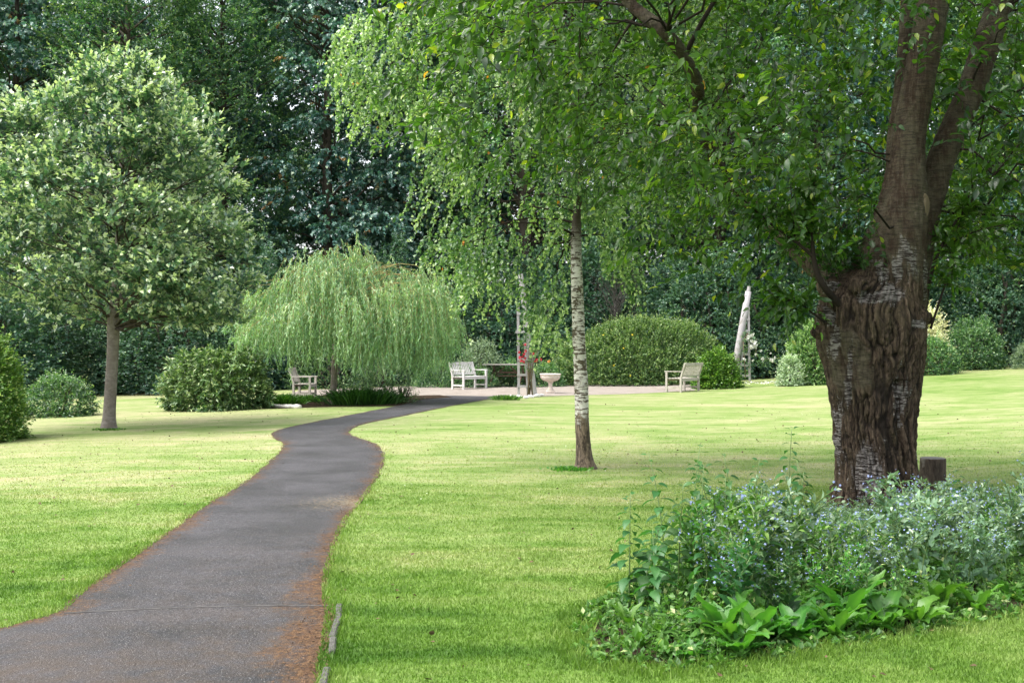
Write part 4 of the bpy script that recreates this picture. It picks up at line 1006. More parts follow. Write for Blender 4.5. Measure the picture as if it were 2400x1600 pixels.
# rear row, seen only through the gaps
for i, (px, d, k, yaw, sc) in enumerate([(-60, 56, 'green', 70, 1.1), (170, 57, 'syc', 0, 1.1), (420, 59, 'syc', 45, 1.0), (660, 60, 'syc', 250, 1.1), (900, 59, 'syc', 90, 1.12), (1120, 59, 'green', 170, 1.1), (1350, 60, 'syc', 135, 1.1), (1580, 59, 'green', 210, 1.1), (1810, 60, 'syc', 260, 1.1), (2040, 61, 'green', 310, 1.1), (2260, 60, 'syc', 350, 1.1), (2480, 60, 'green', 20, 1.1)]):
    o = copy_tree(bgk[k]); o.location = grounded(px, d); o.rotation_euler = (0, 0, R(yaw)); o.scale = (sc,) * 3
    tag(o, 'dark tree of the rear row glimpsed between the nearer tall trees', 'tree', 'rear row of trees seen through gaps')

# ------------------------------------------------------------------ shrubs
def shrub(name, p, w, h, dp, mat, label, tpl=DIAMOND, leaf=.05, n=2600, K=9, seed=1, up=.4, tip=.3, droop=.15, L=.16, flowers=None, lump=.15, group=None, cat='shrub', flat=.0, stems=7, loose=0.):
    rng = np.random.default_rng(seed); root = empty(name, p, label, cat, group)
    a = rng.uniform(0, 2 * np.pi, n); v = rng.uniform(-.05, 1, n) ** 1.0
    v = rng.uniform(0, 1, n); ph = np.arcsin(np.clip(v, 0, 1))
    u = np.stack([np.cos(a) * np.cos(ph), np.sin(a) * np.cos(ph), np.sin(ph)], 1)
    rr = 1 + 1.25 * lump * vnoise(u * 2.6 + seed, seed) + lump * .7 * vnoise(u * 6.5 + seed, seed + 2) ; dep = rng.random(n) ** .4; dep = np.where(rng.random(n) < .7, .88 + .12 * dep, dep)
    wf = (1 - flat * u[:, 2:3])
    S = u * (rr * dep)[:, None] * np.array([w / 2, dp / 2, h]) ; S[:, :2] *= .95
    S[:, 2] = np.maximum(S[:, 2] - L * .5, .03)
    under = S[:, 2] < h * .22; S[under, :2] *= (.93 + .07 * S[under, 2] / (h * .22))[:, None]
    Dd = nrm(u * .9 + np.array([0, 0, up]) + rng.normal(0, .35 + loose, (n, 3)))
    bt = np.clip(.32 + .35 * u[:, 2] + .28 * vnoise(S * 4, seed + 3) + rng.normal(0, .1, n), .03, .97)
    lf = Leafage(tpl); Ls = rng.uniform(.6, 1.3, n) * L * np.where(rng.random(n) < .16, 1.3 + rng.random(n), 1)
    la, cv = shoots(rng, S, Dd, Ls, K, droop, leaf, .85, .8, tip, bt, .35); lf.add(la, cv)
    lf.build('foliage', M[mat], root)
    mb = MB()
    for k in range(stems):
        x, y = rng.normal(0, .08 * w), rng.normal(0, .06 * dp); e = rng.normal(0, .25, 2)
        mb.tube([(x * .4, y * .4, -.05), (x, y, h * .3), (x + e[0] * w * .5, y + e[1] * dp * .5, h * .75)], [.025, .018, .006], 6)
    mb.build('stems', M['dark_bark'], root, True)
    if flowers:
        fm, cnt, fs = flowers; i = rng.choice(np.where((u[:, 1] < .3) & (u[:, 2] > .15))[0], cnt)
        P = u[i] * (rr[i] * 1.0)[:, None] * np.array([w / 2, dp / 2, h]) + u[i] * L * .35
        for k in range(cnt):
            V, Fc, T = leaves_to_mesh(FLOWER5, P[k:k + 1], nrm(rng.normal(size=(1, 3))), nrm(u[i[k]][None] + rng.normal(0, .2, (1, 3)) + [0, -.4, .2]), [fs], rng.uniform(.5, 1, 1))
            mesh_np('flower', V, [Fc], M[fm], root, {'tint': T})
    return root
def S_(px, y): return on_ground(px, y)
def gd(px, d): return grounded(px, d)
# left edge hedge bush
shrub('hedge_bush', grounded(-75, 20.5), 1.75, 2.0, 2.2, 'hedge', 'tall bright green bush cut off by the left edge of the photo', leaf=.075, n=4200, K=10, seed=3, L=.2, lump=.12)
shrub('rhododendron_bush', S_(482, 966) + [0, 1.35, 0], 2.7, 1.55, 2.2, 'rhodo', 'low rounded evergreen mound with pointed glossy leaves left of the willow', LANCE, .15, 2300, 9, 4, .5, .35, .25, .16, lump=.2)
shrub('shrub', S_(110, 980) + [0, .8, 0], 1.6, 1.0, 1.4, 'green', 'small dark green shrub between the left hedge bush and the slim bare trunk', leaf=.07, n=1200, seed=6, L=.2, loose=.3)
shrub('flowering_mound', grounded(1500, 42.4), 7.3, 2.45, 3.2, 'mound', 'wide domed green shrub dotted with yellow flowers behind the birch trunk', leaf=.085, n=8500, K=9, seed=7, L=.24, tip=.4, up=.7, lump=.10, flowers=('yellow', 11, .10))
shrub('round_bush', S_(1690, 912) + [0, .7, 0], 1.55, 1.25, 1.4, 'box', 'small round glossy bright green bush right behind the right-hand bench', leaf=.085, n=2200, K=9, seed=8, L=.16, lump=.08)
shrub('variegated_shrub', S_(1858, 905) + [0, .3, 0], .85, 1.0, .8, 'silver', 'small pale variegated shrub at the foot of the conical green bush', leaf=.055, n=1100, seed=9, L=.14)
shrub('conical_bush', S_(1925, 903) + [0, 1.0, 0], 1.95, 2.0, 1.6, 'mound', 'dense green bush left of the cherry trunk at the far lawn edge', leaf=.075, n=3400, seed=10, L=.18, tip=.5, lump=.05, flat=.3)
shrub('cream_shrub', grounded(2150, 42.5), 2.4, 2.8, 1.6, 'cream', 'tall cream-flowered shrub half hidden behind the right side of the cherry trunk', leaf=.07, n=2600, seed=11, L=.22, loose=.3)
shrub('shrub', grounded(2185, 41.6), 1.9, 1.35, 1.4, 'green', 'green shrub below the cream-flowered shrub right of the cherry trunk', leaf=.075, n=1700, seed=12, L=.18, loose=.2)
shrub('shrub', grounded(2285, 44.5), 2.2, 2.0, 1.8, 'green', 'rounded open shrub standing alone near the right edge beyond the lawn', leaf=.08, n=2000, seed=13, L=.22, loose=.4)
shrub('grey_bush', grounded(2425, 43.5), 1.6, 1.0, 1.4, 'grey_leaf', 'pale grey-green bush cut off by the right edge of the photo', leaf=.05, n=1300, seed=14, L=.14)
shrub('grey_shrub', grounded(1130, 41.2), 1.7, 1.7, 1.2, 'grey_leaf', 'loose grey-leaved shrub behind the bench and table', leaf=.06, n=1100, seed=15, L=.3, loose=.5, up=.8)
for px, d, w_, h_, lab in [(1030, 40.6, 1.8, .9, 'low green shrub behind the left end of the slatted bench'), (1115, 40.6, 1.5, .7, 'low green shrub seen under the picnic table'),
                           (1200, 41.4, 1.6, .9, 'low green shrub behind the red rose trellis'), (1275, 41.2, 1.5, .8, 'low green shrub behind the stone birdbath'), (780, 41, 3.2, 1.5, 'dark green shrub seen through the willow curtain beside its trunk'), (900, 41.6, 2.6, 1.2, 'green shrub behind the strap-leaved clump under the willow')]:
    shrub('low_shrub', grounded(px, d), w_, h_, 1.2, 'green', lab, leaf=.06, n=900, seed=int(px), L=.18, group='low shrubs behind the terrace')
shrub('twiggy_shrub', S_(948, 944) + [0, .15, 0], .72, .55, .6, 'grey_leaf', 'sparse twiggy shrub on dark mulch beside the path end', leaf=.05, n=150, K=7, seed=17, L=.2, loose=.5, up=.9, stems=16)
shrub('white_flowered_plant', S_(908, 942), .34, .52, .3, 'iris', 'small plant with white flowers at the right end of the strap-leaved clump', leaf=.04, n=200, seed=18, L=.12, flowers=('whitep', 14, .045), cat='plant')
# understorey in front of the tall trees
rngU = random.Random(8)
U = [(-40, 39, 5.0, 4.2), (120, 41, 4.2, 3.4), (260, 43, 4.5, 4.0), (400, 41, 4.6, 3.2), (560, 42, 4.6, 4.4), (700, 43, 4.4, 3.6), (870, 44, 4.6, 4.8), (1020, 45, 4.6, 3.4), (1170, 46, 4.5, 4.2), (1330, 46, 4.8, 5.0), (1500, 47, 5, 4.6), (1640, 45, 4.6, 4.8), (1790, 45.5, 4.8, 3.8),
     (1930, 47, 4.8, 4.6), (2080, 48, 5, 4.4), (2230, 48.5, 5, 4.2), (2370, 47, 5, 5.0), (2520, 46, 5, 4.2)]
names = ['beside the left hedge bush', 'left of the slim bare trunk', 'behind the slim bare trunk', 'behind the evergreen mound', 'between the evergreen mound and the willow', 'behind the left half of the willow', 'behind the right half of the willow', 'behind the slatted bench',
         'behind the red rose trellis', 'behind the birdbath', 'above the yellow-flowered mound', 'behind the right-hand bench', 'behind the white rose trellis', 'left of the cherry trunk', 'behind the cherry trunk', 'right of the cherry trunk', 'at the right edge of the lawn', 'beyond the right edge of the lawn']
protoU = [shrub('understorey_shrub', (0, 0, 0), 1, 1, 1, 'shrub_dark', 'x', leaf=.03, n=4200, K=9, seed=60 + k, L=.075, lump=.28, loose=.1, tip=.15, droop=.3) for k in range(2)]
for i, ((px, d, w_, h_), nm) in enumerate(zip(U, names)):
    o = protoU[i] if i < 2 else copy_tree(protoU[i % 2]); o.location = grounded(px, d); o.scale = (w_, w_ * .7, h_); o.rotation_euler = (0, 0, rngU.uniform(0, 6))
    o.rotation_euler = (0, 0, rngU.choice([0, math.pi])); tag(o, 'large dark green understorey shrub ' + nm, 'shrub', 'dark understorey shrubs below the tall trees')
def dead_branches():
    rng = np.random.default_rng(5); p = grounded(1440, 43.5); root = empty('bare_shrub', p, 'bare grey twiggy branches right of the birch trunk above the yellow-flowered mound', 'shrub')
    mb = MB()
    mb.tube([(0, 0, -.1), (.1, 0, 1.5), (.0, 0, 3.2)], [.06, .045, .03], 6)
    CV = []
    for k in range(60):
        z = rng.uniform(2.4, 4.2); s = rng.choice([-1, 1]); e = np.array([rng.uniform(-1.3, 1.2), rng.uniform(-1.2, .2), z + rng.uniform(-.2, .8)]); a = np.array([0, 0, z - .8])
        t = np.linspace(0, 1, 7)[:, None]; Q = a + (e - a) * t + np.array([0, 0, .5]) * np.sin(t * np.pi) * .4; Q[1:] += rng.normal(0, .06, (6, 3)); CV.append(Q)
    V, Fc = thin_tubes(np.array(CV), .010, .004, 4); mb.add(V, None, Fc)
    mb.build('branches', M['grey_twig'], root, True)
dead_branches()
def strap_clump(name, p, w, h, n, label, seed, mat='iris', dp=None):
    rng = np.random.default_rng(seed); root = empty(name, p, label, 'plant'); dp = dp or w * .6
    S = np.stack([rng.normal(0, w * .2, n), rng.normal(0, dp * .2, n), np.zeros(n)], 1)
    D = nrm(S * [1.6 / w, 1.6 / w, 0] * 1.0 + rng.normal(0, .25, (n, 3)) * [1, 1, .2] + [0, 0, 1.]); L = h * rng.uniform(.7, 1.25, n); t = np.linspace(0, 1, 6)
    CV = S[:, None] + D[:, None] * (L[:, None] * t)[..., None] + np.array([0, 0, -1.]) * (.35 * L[:, None] * t ** 2.5)[..., None]
    T = nrm(np.gradient(CV, axis=1)); X = nrm(np.cross(T, rng.normal(size=(n, 1, 3)))); wd = .013 * np.array([1, 1.1, 1, .8, .5, .05])
    V = np.stack([CV - X * wd[None, :, None], CV + X * wd[None, :, None]], 2).reshape(-1, 3)
    q = np.array([(2 * i, 2 * i + 1, 2 * i + 3, 2 * i + 2) for i in range(5)]); Fc = (q[None] + (np.arange(n) * 12)[:, None, None]).reshape(-1, 4)
    mesh_np('leaves', V, [Fc], M[mat], root, {'tint': np.repeat(rng.random(n), 12)})
    return root
strap_clump('strap_leaved_clump', S_(850, 948), 1.9, .62, 1500, 'dark green clump of long strap leaves just right of the willow trunk', 71)
strap_clump('grass_clump', S_(668, 948), .9, .42, 500, 'small bright green grassy tuft above the white edging left of the willow trunk', 72, 'box')
strap_clump('grass_clump', S_(722, 942), .8, .30, 300, 'low grassy tuft at the feet of the armchair under the willow', 73, 'cover')
strap_clump('grass_clump', S_(1186, 937), .8, .2, 350, 'tuft of grass at the foot of the red rose trellis', 74, 'cover')
strap_clump('grass_clump', S_(1360, 1100) + [-.1, 0, 0], .62, .06, 260, 'ring of longer grass round the foot of the birch trunk', 75, 'box', .45)
strap_clump('grass_clump', S_(256, 1007), .6, .06, 220, 'ring of longer grass round the foot of the slim bare trunk on the left lawn', 76, 'cover', .6)

# ------------------------------------------------------------------ furniture
def bench(name, p, yaw, w, label, cat, slats=13, wood='bench'):
    root = empty(name, p, label, cat, None, R(yaw)); m = M[wood]; dpt = .56; sh = .43; bh = .90
    for sx in (-1, 1):
        x = sx * (w / 2 - .03)
        mb = MB(); mb.beam((x, -dpt / 2 + .03, 0), (x, -dpt / 2 + .03, .62), .06, .06); mb.build('leg', m, root)
        mb = MB(); mb.beam((x, dpt / 2 - .03, 0), (x, dpt / 2 - .03, .45), .06, .06); mb.beam((x, dpt / 2 - .03, .45), (x, dpt / 2 + .12, bh), .06, .05); mb.build('leg', m, root)
        mb = MB(); mb.box((x, -.01, .635), (.07, dpt + .06, .028), None, .006); mb.build('armrest', m, root)
        mb = MB(); mb.beam((x, -dpt / 2 + .06, .13), (x, dpt / 2 - .06, .13), .035, .05); mb.build('stretcher', m, root)
    mb = MB()
    for k in range(5): mb.box((0, -dpt / 2 + .05 + k * .108, sh - .012), (w - .02, .088, .024), None, .004)
    mb.build('seat', m, root)
    for yy in (-dpt / 2 + .03, dpt / 2 - .03): mb = MB(); mb.box((0, yy, sh - .06), (w - .12, .03, .07)); mb.build('seat_rail', m, root)
    mb = MB(); yb = dpt / 2 - .03
    mb.beam((-w / 2 + .05, yb + .15, bh - .04), (w / 2 - .05, yb + .15, bh - .04), .04, .085); mb.beam((-w / 2 + .05, yb + .02, .50), (w / 2 - .05, yb + .02, .50), .035, .05)
    for k in range(slats):
        x = -w / 2 + .09 + k * (w - .18) / (slats - 1); mb.beam((x, yb + .02, .50), (x, yb + .09, .68), .045, .016); mb.beam((x, yb + .09, .68), (x, yb + .15, bh - .06), .045, .016)
    mb.build('backrest', m, root); return root
bench('garden_bench', S_(1100, 911) + [0, .1, 0], 50, 1.2, 'weathered slatted two-seat bench beside the table on the gravel terrace', 'bench', 13, 'bench_pale')
bench('garden_bench', S_(1600, 917), 233, 1.2, 'weathered slatted bench seen from behind at the lawn edge by the round bush', 'bench')
bench('garden_armchair', S_(714, 932), 82, .62, 'wooden armchair half hidden under the willow branches', 'chair', 7)
def table():
    p = S_(1190, 907); root = empty('picnic_table', p, 'brown wooden table with grey top and crossed legs next to the bench', 'table')
    mb = MB()
    for k in range(5): mb.box((0, -.32 + k * .16, .80), (1.65, .145, .035), None, .005)
    mb.build('tabletop', M['table_top'], root)
    for x in (-.52, .52):
        mb = MB(); mb.beam((x - .0, -.52, 0), (x, .22, .78), .045, .08); mb.build('leg', M['table'], root)
        mb = MB(); mb.beam((x + .05, .52, 0), (x + .05, -.22, .78), .045, .08); mb.build('leg', M['table'], root)
        mb = MB(); mb.beam((x - .25 * (1 if x < 0 else -1) * 0, 0, .3), (x * .2, 0, .74), .04, .05); mb.build('brace', M['table'], root)
    mb = MB(); mb.box((0, 0, .52), (1.1, .05, .06)); mb.build('stretcher', M['table'], root)
    mb = MB(); mb.box((0, .02, .40), (1.2, .26, .035), None, .004); mb.build('shelf', M['table'], root)
    root.rotation_euler = (0, 0, R(-14))
table()
def birdbath():
    p = S_(1290, 921); root = empty('birdbath', p, 'pale stone birdbath on a turned pedestal at the gravel edge left of the birch trunk', 'birdbath')
    mb = MB(); a = np.arange(32)
    prof = [(.001, .50), (.20, .50), (.275, .585), (.285, .60), (.325, .605), (.33, .585), (.325, .565), (.30, .55), (.305, .52), (.29, .46), (.23, .40), (.14, .365), (.09, .355), (.001, .355)]
    mb.lathe(prof, 32); V = mb.V[0]; an = np.arctan2(V[:, 1], V[:, 0]); rr = np.hypot(V[:, 0], V[:, 1]); low = (V[:, 2] < .53) & (rr > .2); V[low, :2] *= (1 + .03 * np.cos(an[low] * 10))[:, None]
    mb.build('bowl', M['stone'], root, True)
    mb = MB(); mb.lathe([(.001, .357), (.10, .355), (.085, .33), (.06, .29), (.062, .20), (.085, .13), (.10, .09), (.001, .088)], 24); mb.build('pedestal', M['stone'], root, True)
    mb = MB(); mb.box((0, 0, .045), (.27, .27, .09), None, .012); mb.build('plinth', M['stone'], root)
birdbath()
def climbing(rng, root, P, n, mat='grey_leaf', leaf=.05, spread=.16):
    i = rng.uniform(0, len(P) - 1, n); P = np.asarray(P); S = np.stack([np.interp(i, np.arange(len(P)), P[:, k]) for k in range(3)], 1) + rng.normal(0, spread, (n, 3))
    lf = Leafage(DIAMOND); la, cv = shoots(rng, S, rng.normal(size=(n, 3)) + [0, -.3, .2], .18, 7, .25, leaf, .9, .8, .2); lf.add(la, cv); return lf
def bloom(rng, p, r, name, mat, root):
    V = []; n = 14; D = nrm(rng.normal(size=(n, 3)) + [0, -.5, .2]); P = np.repeat(np.array(p)[None], n, 0) + rng.normal(0, r * .12, (n, 3))
    Vv, Fc, T = leaves_to_mesh(WIDE, P, D, nrm(rng.normal(size=(n, 3))), r, rng.random(n)); return mesh_np(name, Vv, [Fc], M[mat], root, {'tint': T})
def trellis_left():
    p = on_ground(1226, 930); D = p[1]; rng = np.random.default_rng(81)
    root = empty('rose_trellis', p, 'leaning timber post with a narrow ladder trellis behind the lower birch leaves', 'trellis')
    def lp(x, y, dy=0): q = at(x, y, D) - p; return np.array([q[0], q[1] + dy, q[2]])
    mb = MB(); mb.tube([lp(1253, 930), lp(1244, 850), lp(1234, 760), lp(1226, 690), lp(1220, 642)], [.08, .08, .078, .075, .07], 12); mb.build('leaning_post', M['post'], root)
    for nm, x0, x1 in (('rail', 1216, 1214), ('rail', 1238, 1226)):
        mb = MB(); mb.beam(lp(x0, 932), lp(x1, 712), .075, .06); mb.build('rail', M['post'], root)
    for y, a, b in ((905, 1212, 1242), (878, 1212, 1240), (842, 1212, 1238), (778, 1208, 1236), (735, 1211, 1232)):
        mb = MB(); mb.beam(lp(a, y, -.04), lp(b, y, -.04), .02, .07); mb.build('rung', M['post'], root)
    rr = empty('climbing_rose', p + [.15, 0, 0], 'red climbing rose on the left trellis', 'rose')
    mb = MB()
    for k in range(6):
        x = rng.uniform(-.1, .2); mb.tube([(x, rng.uniform(-.1, .1), 0), (x + rng.normal(0, .06), -.1, .7), (x + rng.normal(0, .12), -.1, 1.4)], [.018, .014, .008], 6)
    mb.build('stems', M['dark_post'], rr, True)
    lf = climbing(rng, rr, [(0, -.1, .9), (.2, -.1, 1.2), (0, -.1, 1.5), (-.1, -.1, 1.8)], 160, 'grey_leaf', .05, .15); lf.build('leaves', M['green'], rr)
    for (x, y) in [(1225, 836), (1231, 840), (1222, 845), (1228, 848), (1218, 838), (1232, 822), (1229, 830), (1252, 832), (1258, 842), (1264, 840), (1256, 846), (1267, 843), (1231, 808), (1252, 828), (1217, 826)]:
        q = at(x, y, D - .35) - (p + [.15, 0, 0]); bloom(rng, q, .05, 'flower', 'red', rr)
    r2 = random.Random(2)
    for k, (x, y, s) in enumerate([(1200, 932, .2), (1215, 933, .22), (1232, 934, .16), (1244, 932, .22), (1258, 930, .2), (1270, 928, .17)]):
        mb = MB(); mb.lathe([(.001, -.5), (.4, -.42), (.52, -.1), (.45, .3), (.2, .5), (.001, .52)], 9); V = mb.V[0]; V += .12 * np.stack([vnoise(V * 2 + k, q) for q in (1, 2, 3)], 1); V *= [s, s * .7, s * .55]
        q = on_ground(x, y); o = mb.build('edging_rock', M['white_stone'], None, True); o.location = tuple(q + [0, 0, .03]); tag(o, ['leftmost white rock at the foot of the red rose trellis', 'second white rock from the left at the red rose trellis', 'small white rock in the middle at the red rose trellis', 'white rock right of the middle at the red rose trellis', 'second white rock from the right at the red rose trellis', 'rightmost white rock at the foot of the red rose trellis'][k], 'rock', 'white rocks round the trellis foot')
trellis_left()
def trellis_right():
    p = grounded(1752, 41.2); D = p[1]; rng = np.random.default_rng(82)
    root = empty('rose_trellis', p, 'thick grey post leaning to the right with a ladder trellis behind the round bush', 'trellis')
    def lp(x, y, dy=0): q = at(x, y, D) - p; return np.array([q[0], q[1] + dy, q[2]])
    mb = MB(); mb.tube([lp(1717, 893), lp(1729, 825), lp(1741, 755), lp(1754, 683)], [.13, .125, .12, .11], 14); mb.build('leaning_post', M['post'], root, True)
    mb = MB(); mb.tube([lp(1753, 690), lp(1756, 671)], [.07, .06], 10); mb.build('post_cap', M['post'], root)
    mb = MB(); mb.beam(lp(1757, 893), lp(1754, 719), .075, .07); mb.build('rail', M['post'], root)
    mb = MB(); mb.beam(lp(1733, 893), lp(1750, 719), .06, .05); mb.build('rail', M['post'], root)
    for y, a in ((722, 1748), (748, 1744), (775, 1740), (830, 1738), (856, 1735), (880, 1732)):
        mb = MB(); mb.beam(lp(a, y, -.04), lp(1757, y, -.04), .02, .08); mb.build('rung', M['post'], root)
    rr = empty('climbing_rose', p + [.1, 0, 0], 'white climbing rose spilling right from the right trellis', 'rose')
    b = p + [.1, 0, 0]
    Pth = [at(x, y, D - .2) - b for x, y in [(1748, 885), (1745, 850), (1742, 800), (1752, 780), (1765, 800), (1775, 835), (1795, 842), (1815, 838)]]
    mb = MB(); mb.tube(Pth, [.015] * 7 + [.006], 6); mb.build('stems', M['dark_post'], rr, True)
    lf = climbing(rng, rr, Pth, 240, 'green', .06, .13); lf.build('leaves', M['green'], rr)
    for (x, y, r) in [(1754, 790, .09), (1762, 786, .09), (1767, 803, .13), (1760, 812, .12), (1770, 810, .1), (1745, 842, .07), (1771, 831, .06), (1783, 822, .06), (1788, 842, .09), (1808, 845, .10), (1815, 838, .06), (1806, 828, .05), (1764, 845, .06), (1812, 842, .07), (1750, 795, .06)]:
        bloom(rng, at(x, y, D - .35) - b, r, 'flower', 'whitep', rr)
    # fallen petals on the grass
    n = 90; Q = np.stack([rng.normal(p[0] + .6, .55, n), rng.normal(p[1] - 1.1, .5, n)], 1); P = np.stack([Q[:, 0], Q[:, 1], gz(Q[:, 0], Q[:, 1]) + .03], 1)
    V, Fc, T = leaves_to_mesh(WIDE, P, rng.normal(size=(n, 3)) * [1, 1, .2], np.array([[0, -.4, 1.]]).repeat(n, 0), .06, rng.random(n))
    o = mesh_np('fallen_petals', V, [Fc], M['whitep'], None, {'tint': T}); tag(o, 'white rose petals fallen on the grass below the white rose', 'petals', kind='stuff')
trellis_right()
def white_edging():
    a = on_ground(598, 954); b = on_ground(704, 956); rng = np.random.default_rng(3); mb = MB(); t = np.linspace(0, 1, 24)
    P = a + (b - a) * t[:, None]; P[:, 2] += .035; c = P.mean(0); mb.tube(P - c, .055 + .01 * rng.normal(size=24), 10); o = mb.build('white_edging', M['white_stone'], None, True, tuple(c)); tag(o, 'long low white edging piece lying along the lawn left of the willow trunk', 'edging')
white_edging()

# ------------------------------------------------------------------ flower bed under the cherry
def flower_plant(seed, h=.62, mt='alkanet'):
    rng = np.random.default_rng(seed); root = empty('blue_flowered_plant', (0, 0, 0), 'x', 'plant')
    lf = Leafage(OVATE); CVs = []; tips = []
    for s in range(5):
        a = rng.uniform(0, 6.28); ln = rng.uniform(.08, .35); H = h * rng.uniform(.7, 1.1); t = np.linspace(0, 1, 8)[:, None]
        Q = np.array([math.cos(a) * .03, math.sin(a) * .03, 0]) + t * [0, 0, H] + t ** 1.6 * np.array([math.cos(a), math.sin(a), 0]) * ln; CVs.append(Q)
        la, _ = shoots(rng, Q[:1], (Q[-1] - Q[0])[None], np.array([np.linalg.norm(Q[-1] - Q[0])]), 14, .0, .12, 1.1, .7, 0, np.array([.35]), .3)
        la = list(la); la[3] = la[3] * np.linspace(1.2, .5, 14); lf.add(tuple(la))
        for b in range(8):
            k = rng.uniform(.5, 1.); st = Q[0] * (1 - k) + Q[-1] * k; st = np.array([np.interp(k, t[:, 0], Q[:, j]) for j in range(3)])
            d = nrm(np.array([rng.normal(0, .8), rng.normal(0, .8), .7])); L = rng.uniform(.08, .2); la, cv = shoots(rng, st[None], d[None], np.array([L]), 8, .1, .052, .9, .6, .35, np.array([.6]), .3); lf.add(la, None)
            CVs.append(np.stack([np.interp(np.linspace(0, 3, 8), range(4), cv[0][:, j]) for j in range(3)], 1)); e = cv[0][-1]
            for q in range(rng.integers(1, 5)): tips.append(e + rng.normal(0, .018, 3))
    lf.build('leaves', M[mt], root)
    V, Fc = thin_tubes(np.array(CVs), .0045, .0018, 4); mesh_np('stems', V, [Fc], M['stem'], root, {'tint': np.zeros(len(V))})
    P = np.array(tips); n = len(P); V, Fc, T = leaves_to_mesh(FLOWER5, P, rng.normal(size=(n, 3)), nrm(rng.normal(0, .6, (n, 3)) + [0, -.5, .7]), rng.uniform(.014, .024, n), rng.random(n))
    mesh_np('blossom', V, [Fc], M['blue'], root, {'tint': T}); return root
fp = [flower_plant(100 + k, h, m_) for k, (h, m_) in enumerate(((.62, 'alkanet'), (.55, 'alkanet'), (.68, 'alkanet'), (.58, 'nettle'), (.64, 'broad'), (.5, 'cover')))]
rngB = np.random.default_rng(77)
def bed_points(n, mind, shrink=.0, pref=None):
    pts = []; lo, hi = BED.min(0), BED.max(0); tries = 0
    while len(pts) < n and tries < 20000:
        tries += 1; p = rngB.uniform(lo, hi)
        if not in_poly(p[None], BED)[0] or dist_poly(p[None], BED)[0] < shrink: continue
        if np.hypot(*(p - CH[:2])) < .62: continue
        if pref is not None and not pref(p): continue
        if any(np.hypot(*(p - q)) < mind for q in pts): continue
        pts.append(p)
    return pts
fl = bed_points(112, .20, .22, lambda p: p[0] < 5.6 and (p[0] > 1.3 or rngB.random() < .35))
for i, p in enumerate(fl):
    pale = rngB.random() < np.clip((p[0] - 1.2) / 2.2, .25, .85); vi = int(rngB.integers(0, 3)) if pale else 3 + int(rngB.integers(0, 3))
    o = fp[i] if i < 6 else copy_tree(fp[vi]); o.location = (p[0], p[1], float(gz(*p))); s = float(rngB.uniform(.80, 1.1))
    s *= float(np.interp(p[1], [6, 7.4, 8.6, 9.4, 10.6], [.85, 1.0, .84, .60, .50])) * (1.2 if p[0] > 4.1 and p[1] > 8 else 1) * (.74 if abs(p[0] / p[1] - .285) < .05 and p[1] > 7.5 else 1)
    # lower towards the left tip and the front of the bed
    dd = dist_poly(p[None], BED)[0]; s *= float(np.clip(.66 + dd * .5, .6, 1.0)) * (1.15 if p[0] / p[1] < .24 else 1.0); o.scale = (s, s, s); o.rotation_euler = (rngB.normal(0, .06), rngB.normal(0, .06), rngB.uniform(0, 6.28))
    tag(o, 'leafy plant with tiny blue flowers in the bed under the cherry tree', 'plant', 'blue-flowered plants filling the bed')
def nettle(seed, h):
    rng = np.random.default_rng(seed); root = empty('nettle_plant', (0, 0, 0), 'x', 'plant'); t = np.linspace(0, 1, 10)[:, None]; bend = rng.normal(0, .08, 2)
    Q = t * [0, 0, h] + t ** 2 * np.array([bend[0], bend[1], 0]); mb = MB(); mb.tube(Q, np.linspace(.006, .002, 10), 6); mb.build('stem', M['stem'], root, True)
    P, D, Nn, s = [], [], [], []; k = 0; z = .12
    while z < 1.0:
        a = (k % 2) * math.pi / 2 + .3; base = np.array([np.interp(z, t[:, 0], Q[:, j]) for j in range(3)]); sz = .135 * (1 - .68 * max(z - .45, 0) / .55) * rng.uniform(.85, 1.15)
        for sg in (0, math.pi):
            d = np.array([math.cos(a + sg), math.sin(a + sg), rng.uniform(-.45, .0) + (.5 if z > .9 else 0)]); P.append(base + nrm(d) * .018); D.append(d); Nn.append([rng.normal(0, .2), rng.normal(0, .2), 1]); s.append(sz)
        z += .085 * (1 - .5 * z); k += 1
    tp = (OVATE[0] * [1.25, 1, 1.2], OVATE[1]); V, Fc, T = leaves_to_mesh(tp, np.array(P), nrm(np.array(D)), nrm(np.array(Nn)), np.array(s), rng.uniform(.2, .8, len(P)))
    mesh_np('leaves', V, [Fc], M['nettle'], root, {'tint': T}); return root
nets = [(1845, 1330, 1.00, 'tallest nettle-like stem with paired leaves left of the cherry trunk'), (1618, 1370, .92, 'nettle-like stem standing clear at the left part of the bed'), (1560, 1385, .88, 'dark-stemmed nettle-like plant next to the leftmost tall stem'), (1475, 1420, .68, 'leftmost upright nettle-like stem at the tip of the bed'),
        (1760, 1345, .80, 'nettle-like stem just left of the tallest one'), (1900, 1350, .78, 'nettle-like stem just right of the tallest one'), (1700, 1380, .72, 'nettle-like stem between the blue flowers in the left half of the bed'), (1535, 1450, .5, 'short nettle-like plant low at the left tip of the bed'),
        (1800, 1420, .62, 'nettle-like stem in the middle of the bed in front of the tallest one'), (2250, 1270, .60, 'bright green leafy stem in front of the cut stump'), (1660, 1440, .55, 'nettle-like stem low in the left front of the bed'), (1590, 1400, .72, 'leafy nettle-like stem between the two left tall stems'), (1640, 1385, .80, 'nettle-like stem just right of the left tall stems'), (1725, 1360, .85, 'nettle-like stem with drooping leaves left of the tallest pair'), (1510, 1425, .60, 'leafy nettle-like stem right of the leftmost one'), (1870, 1345, .70, 'nettle-like stem close behind the tallest one'), (1680, 1350, .78, 'slim nettle-like stem at the back of the left half of the bed')]
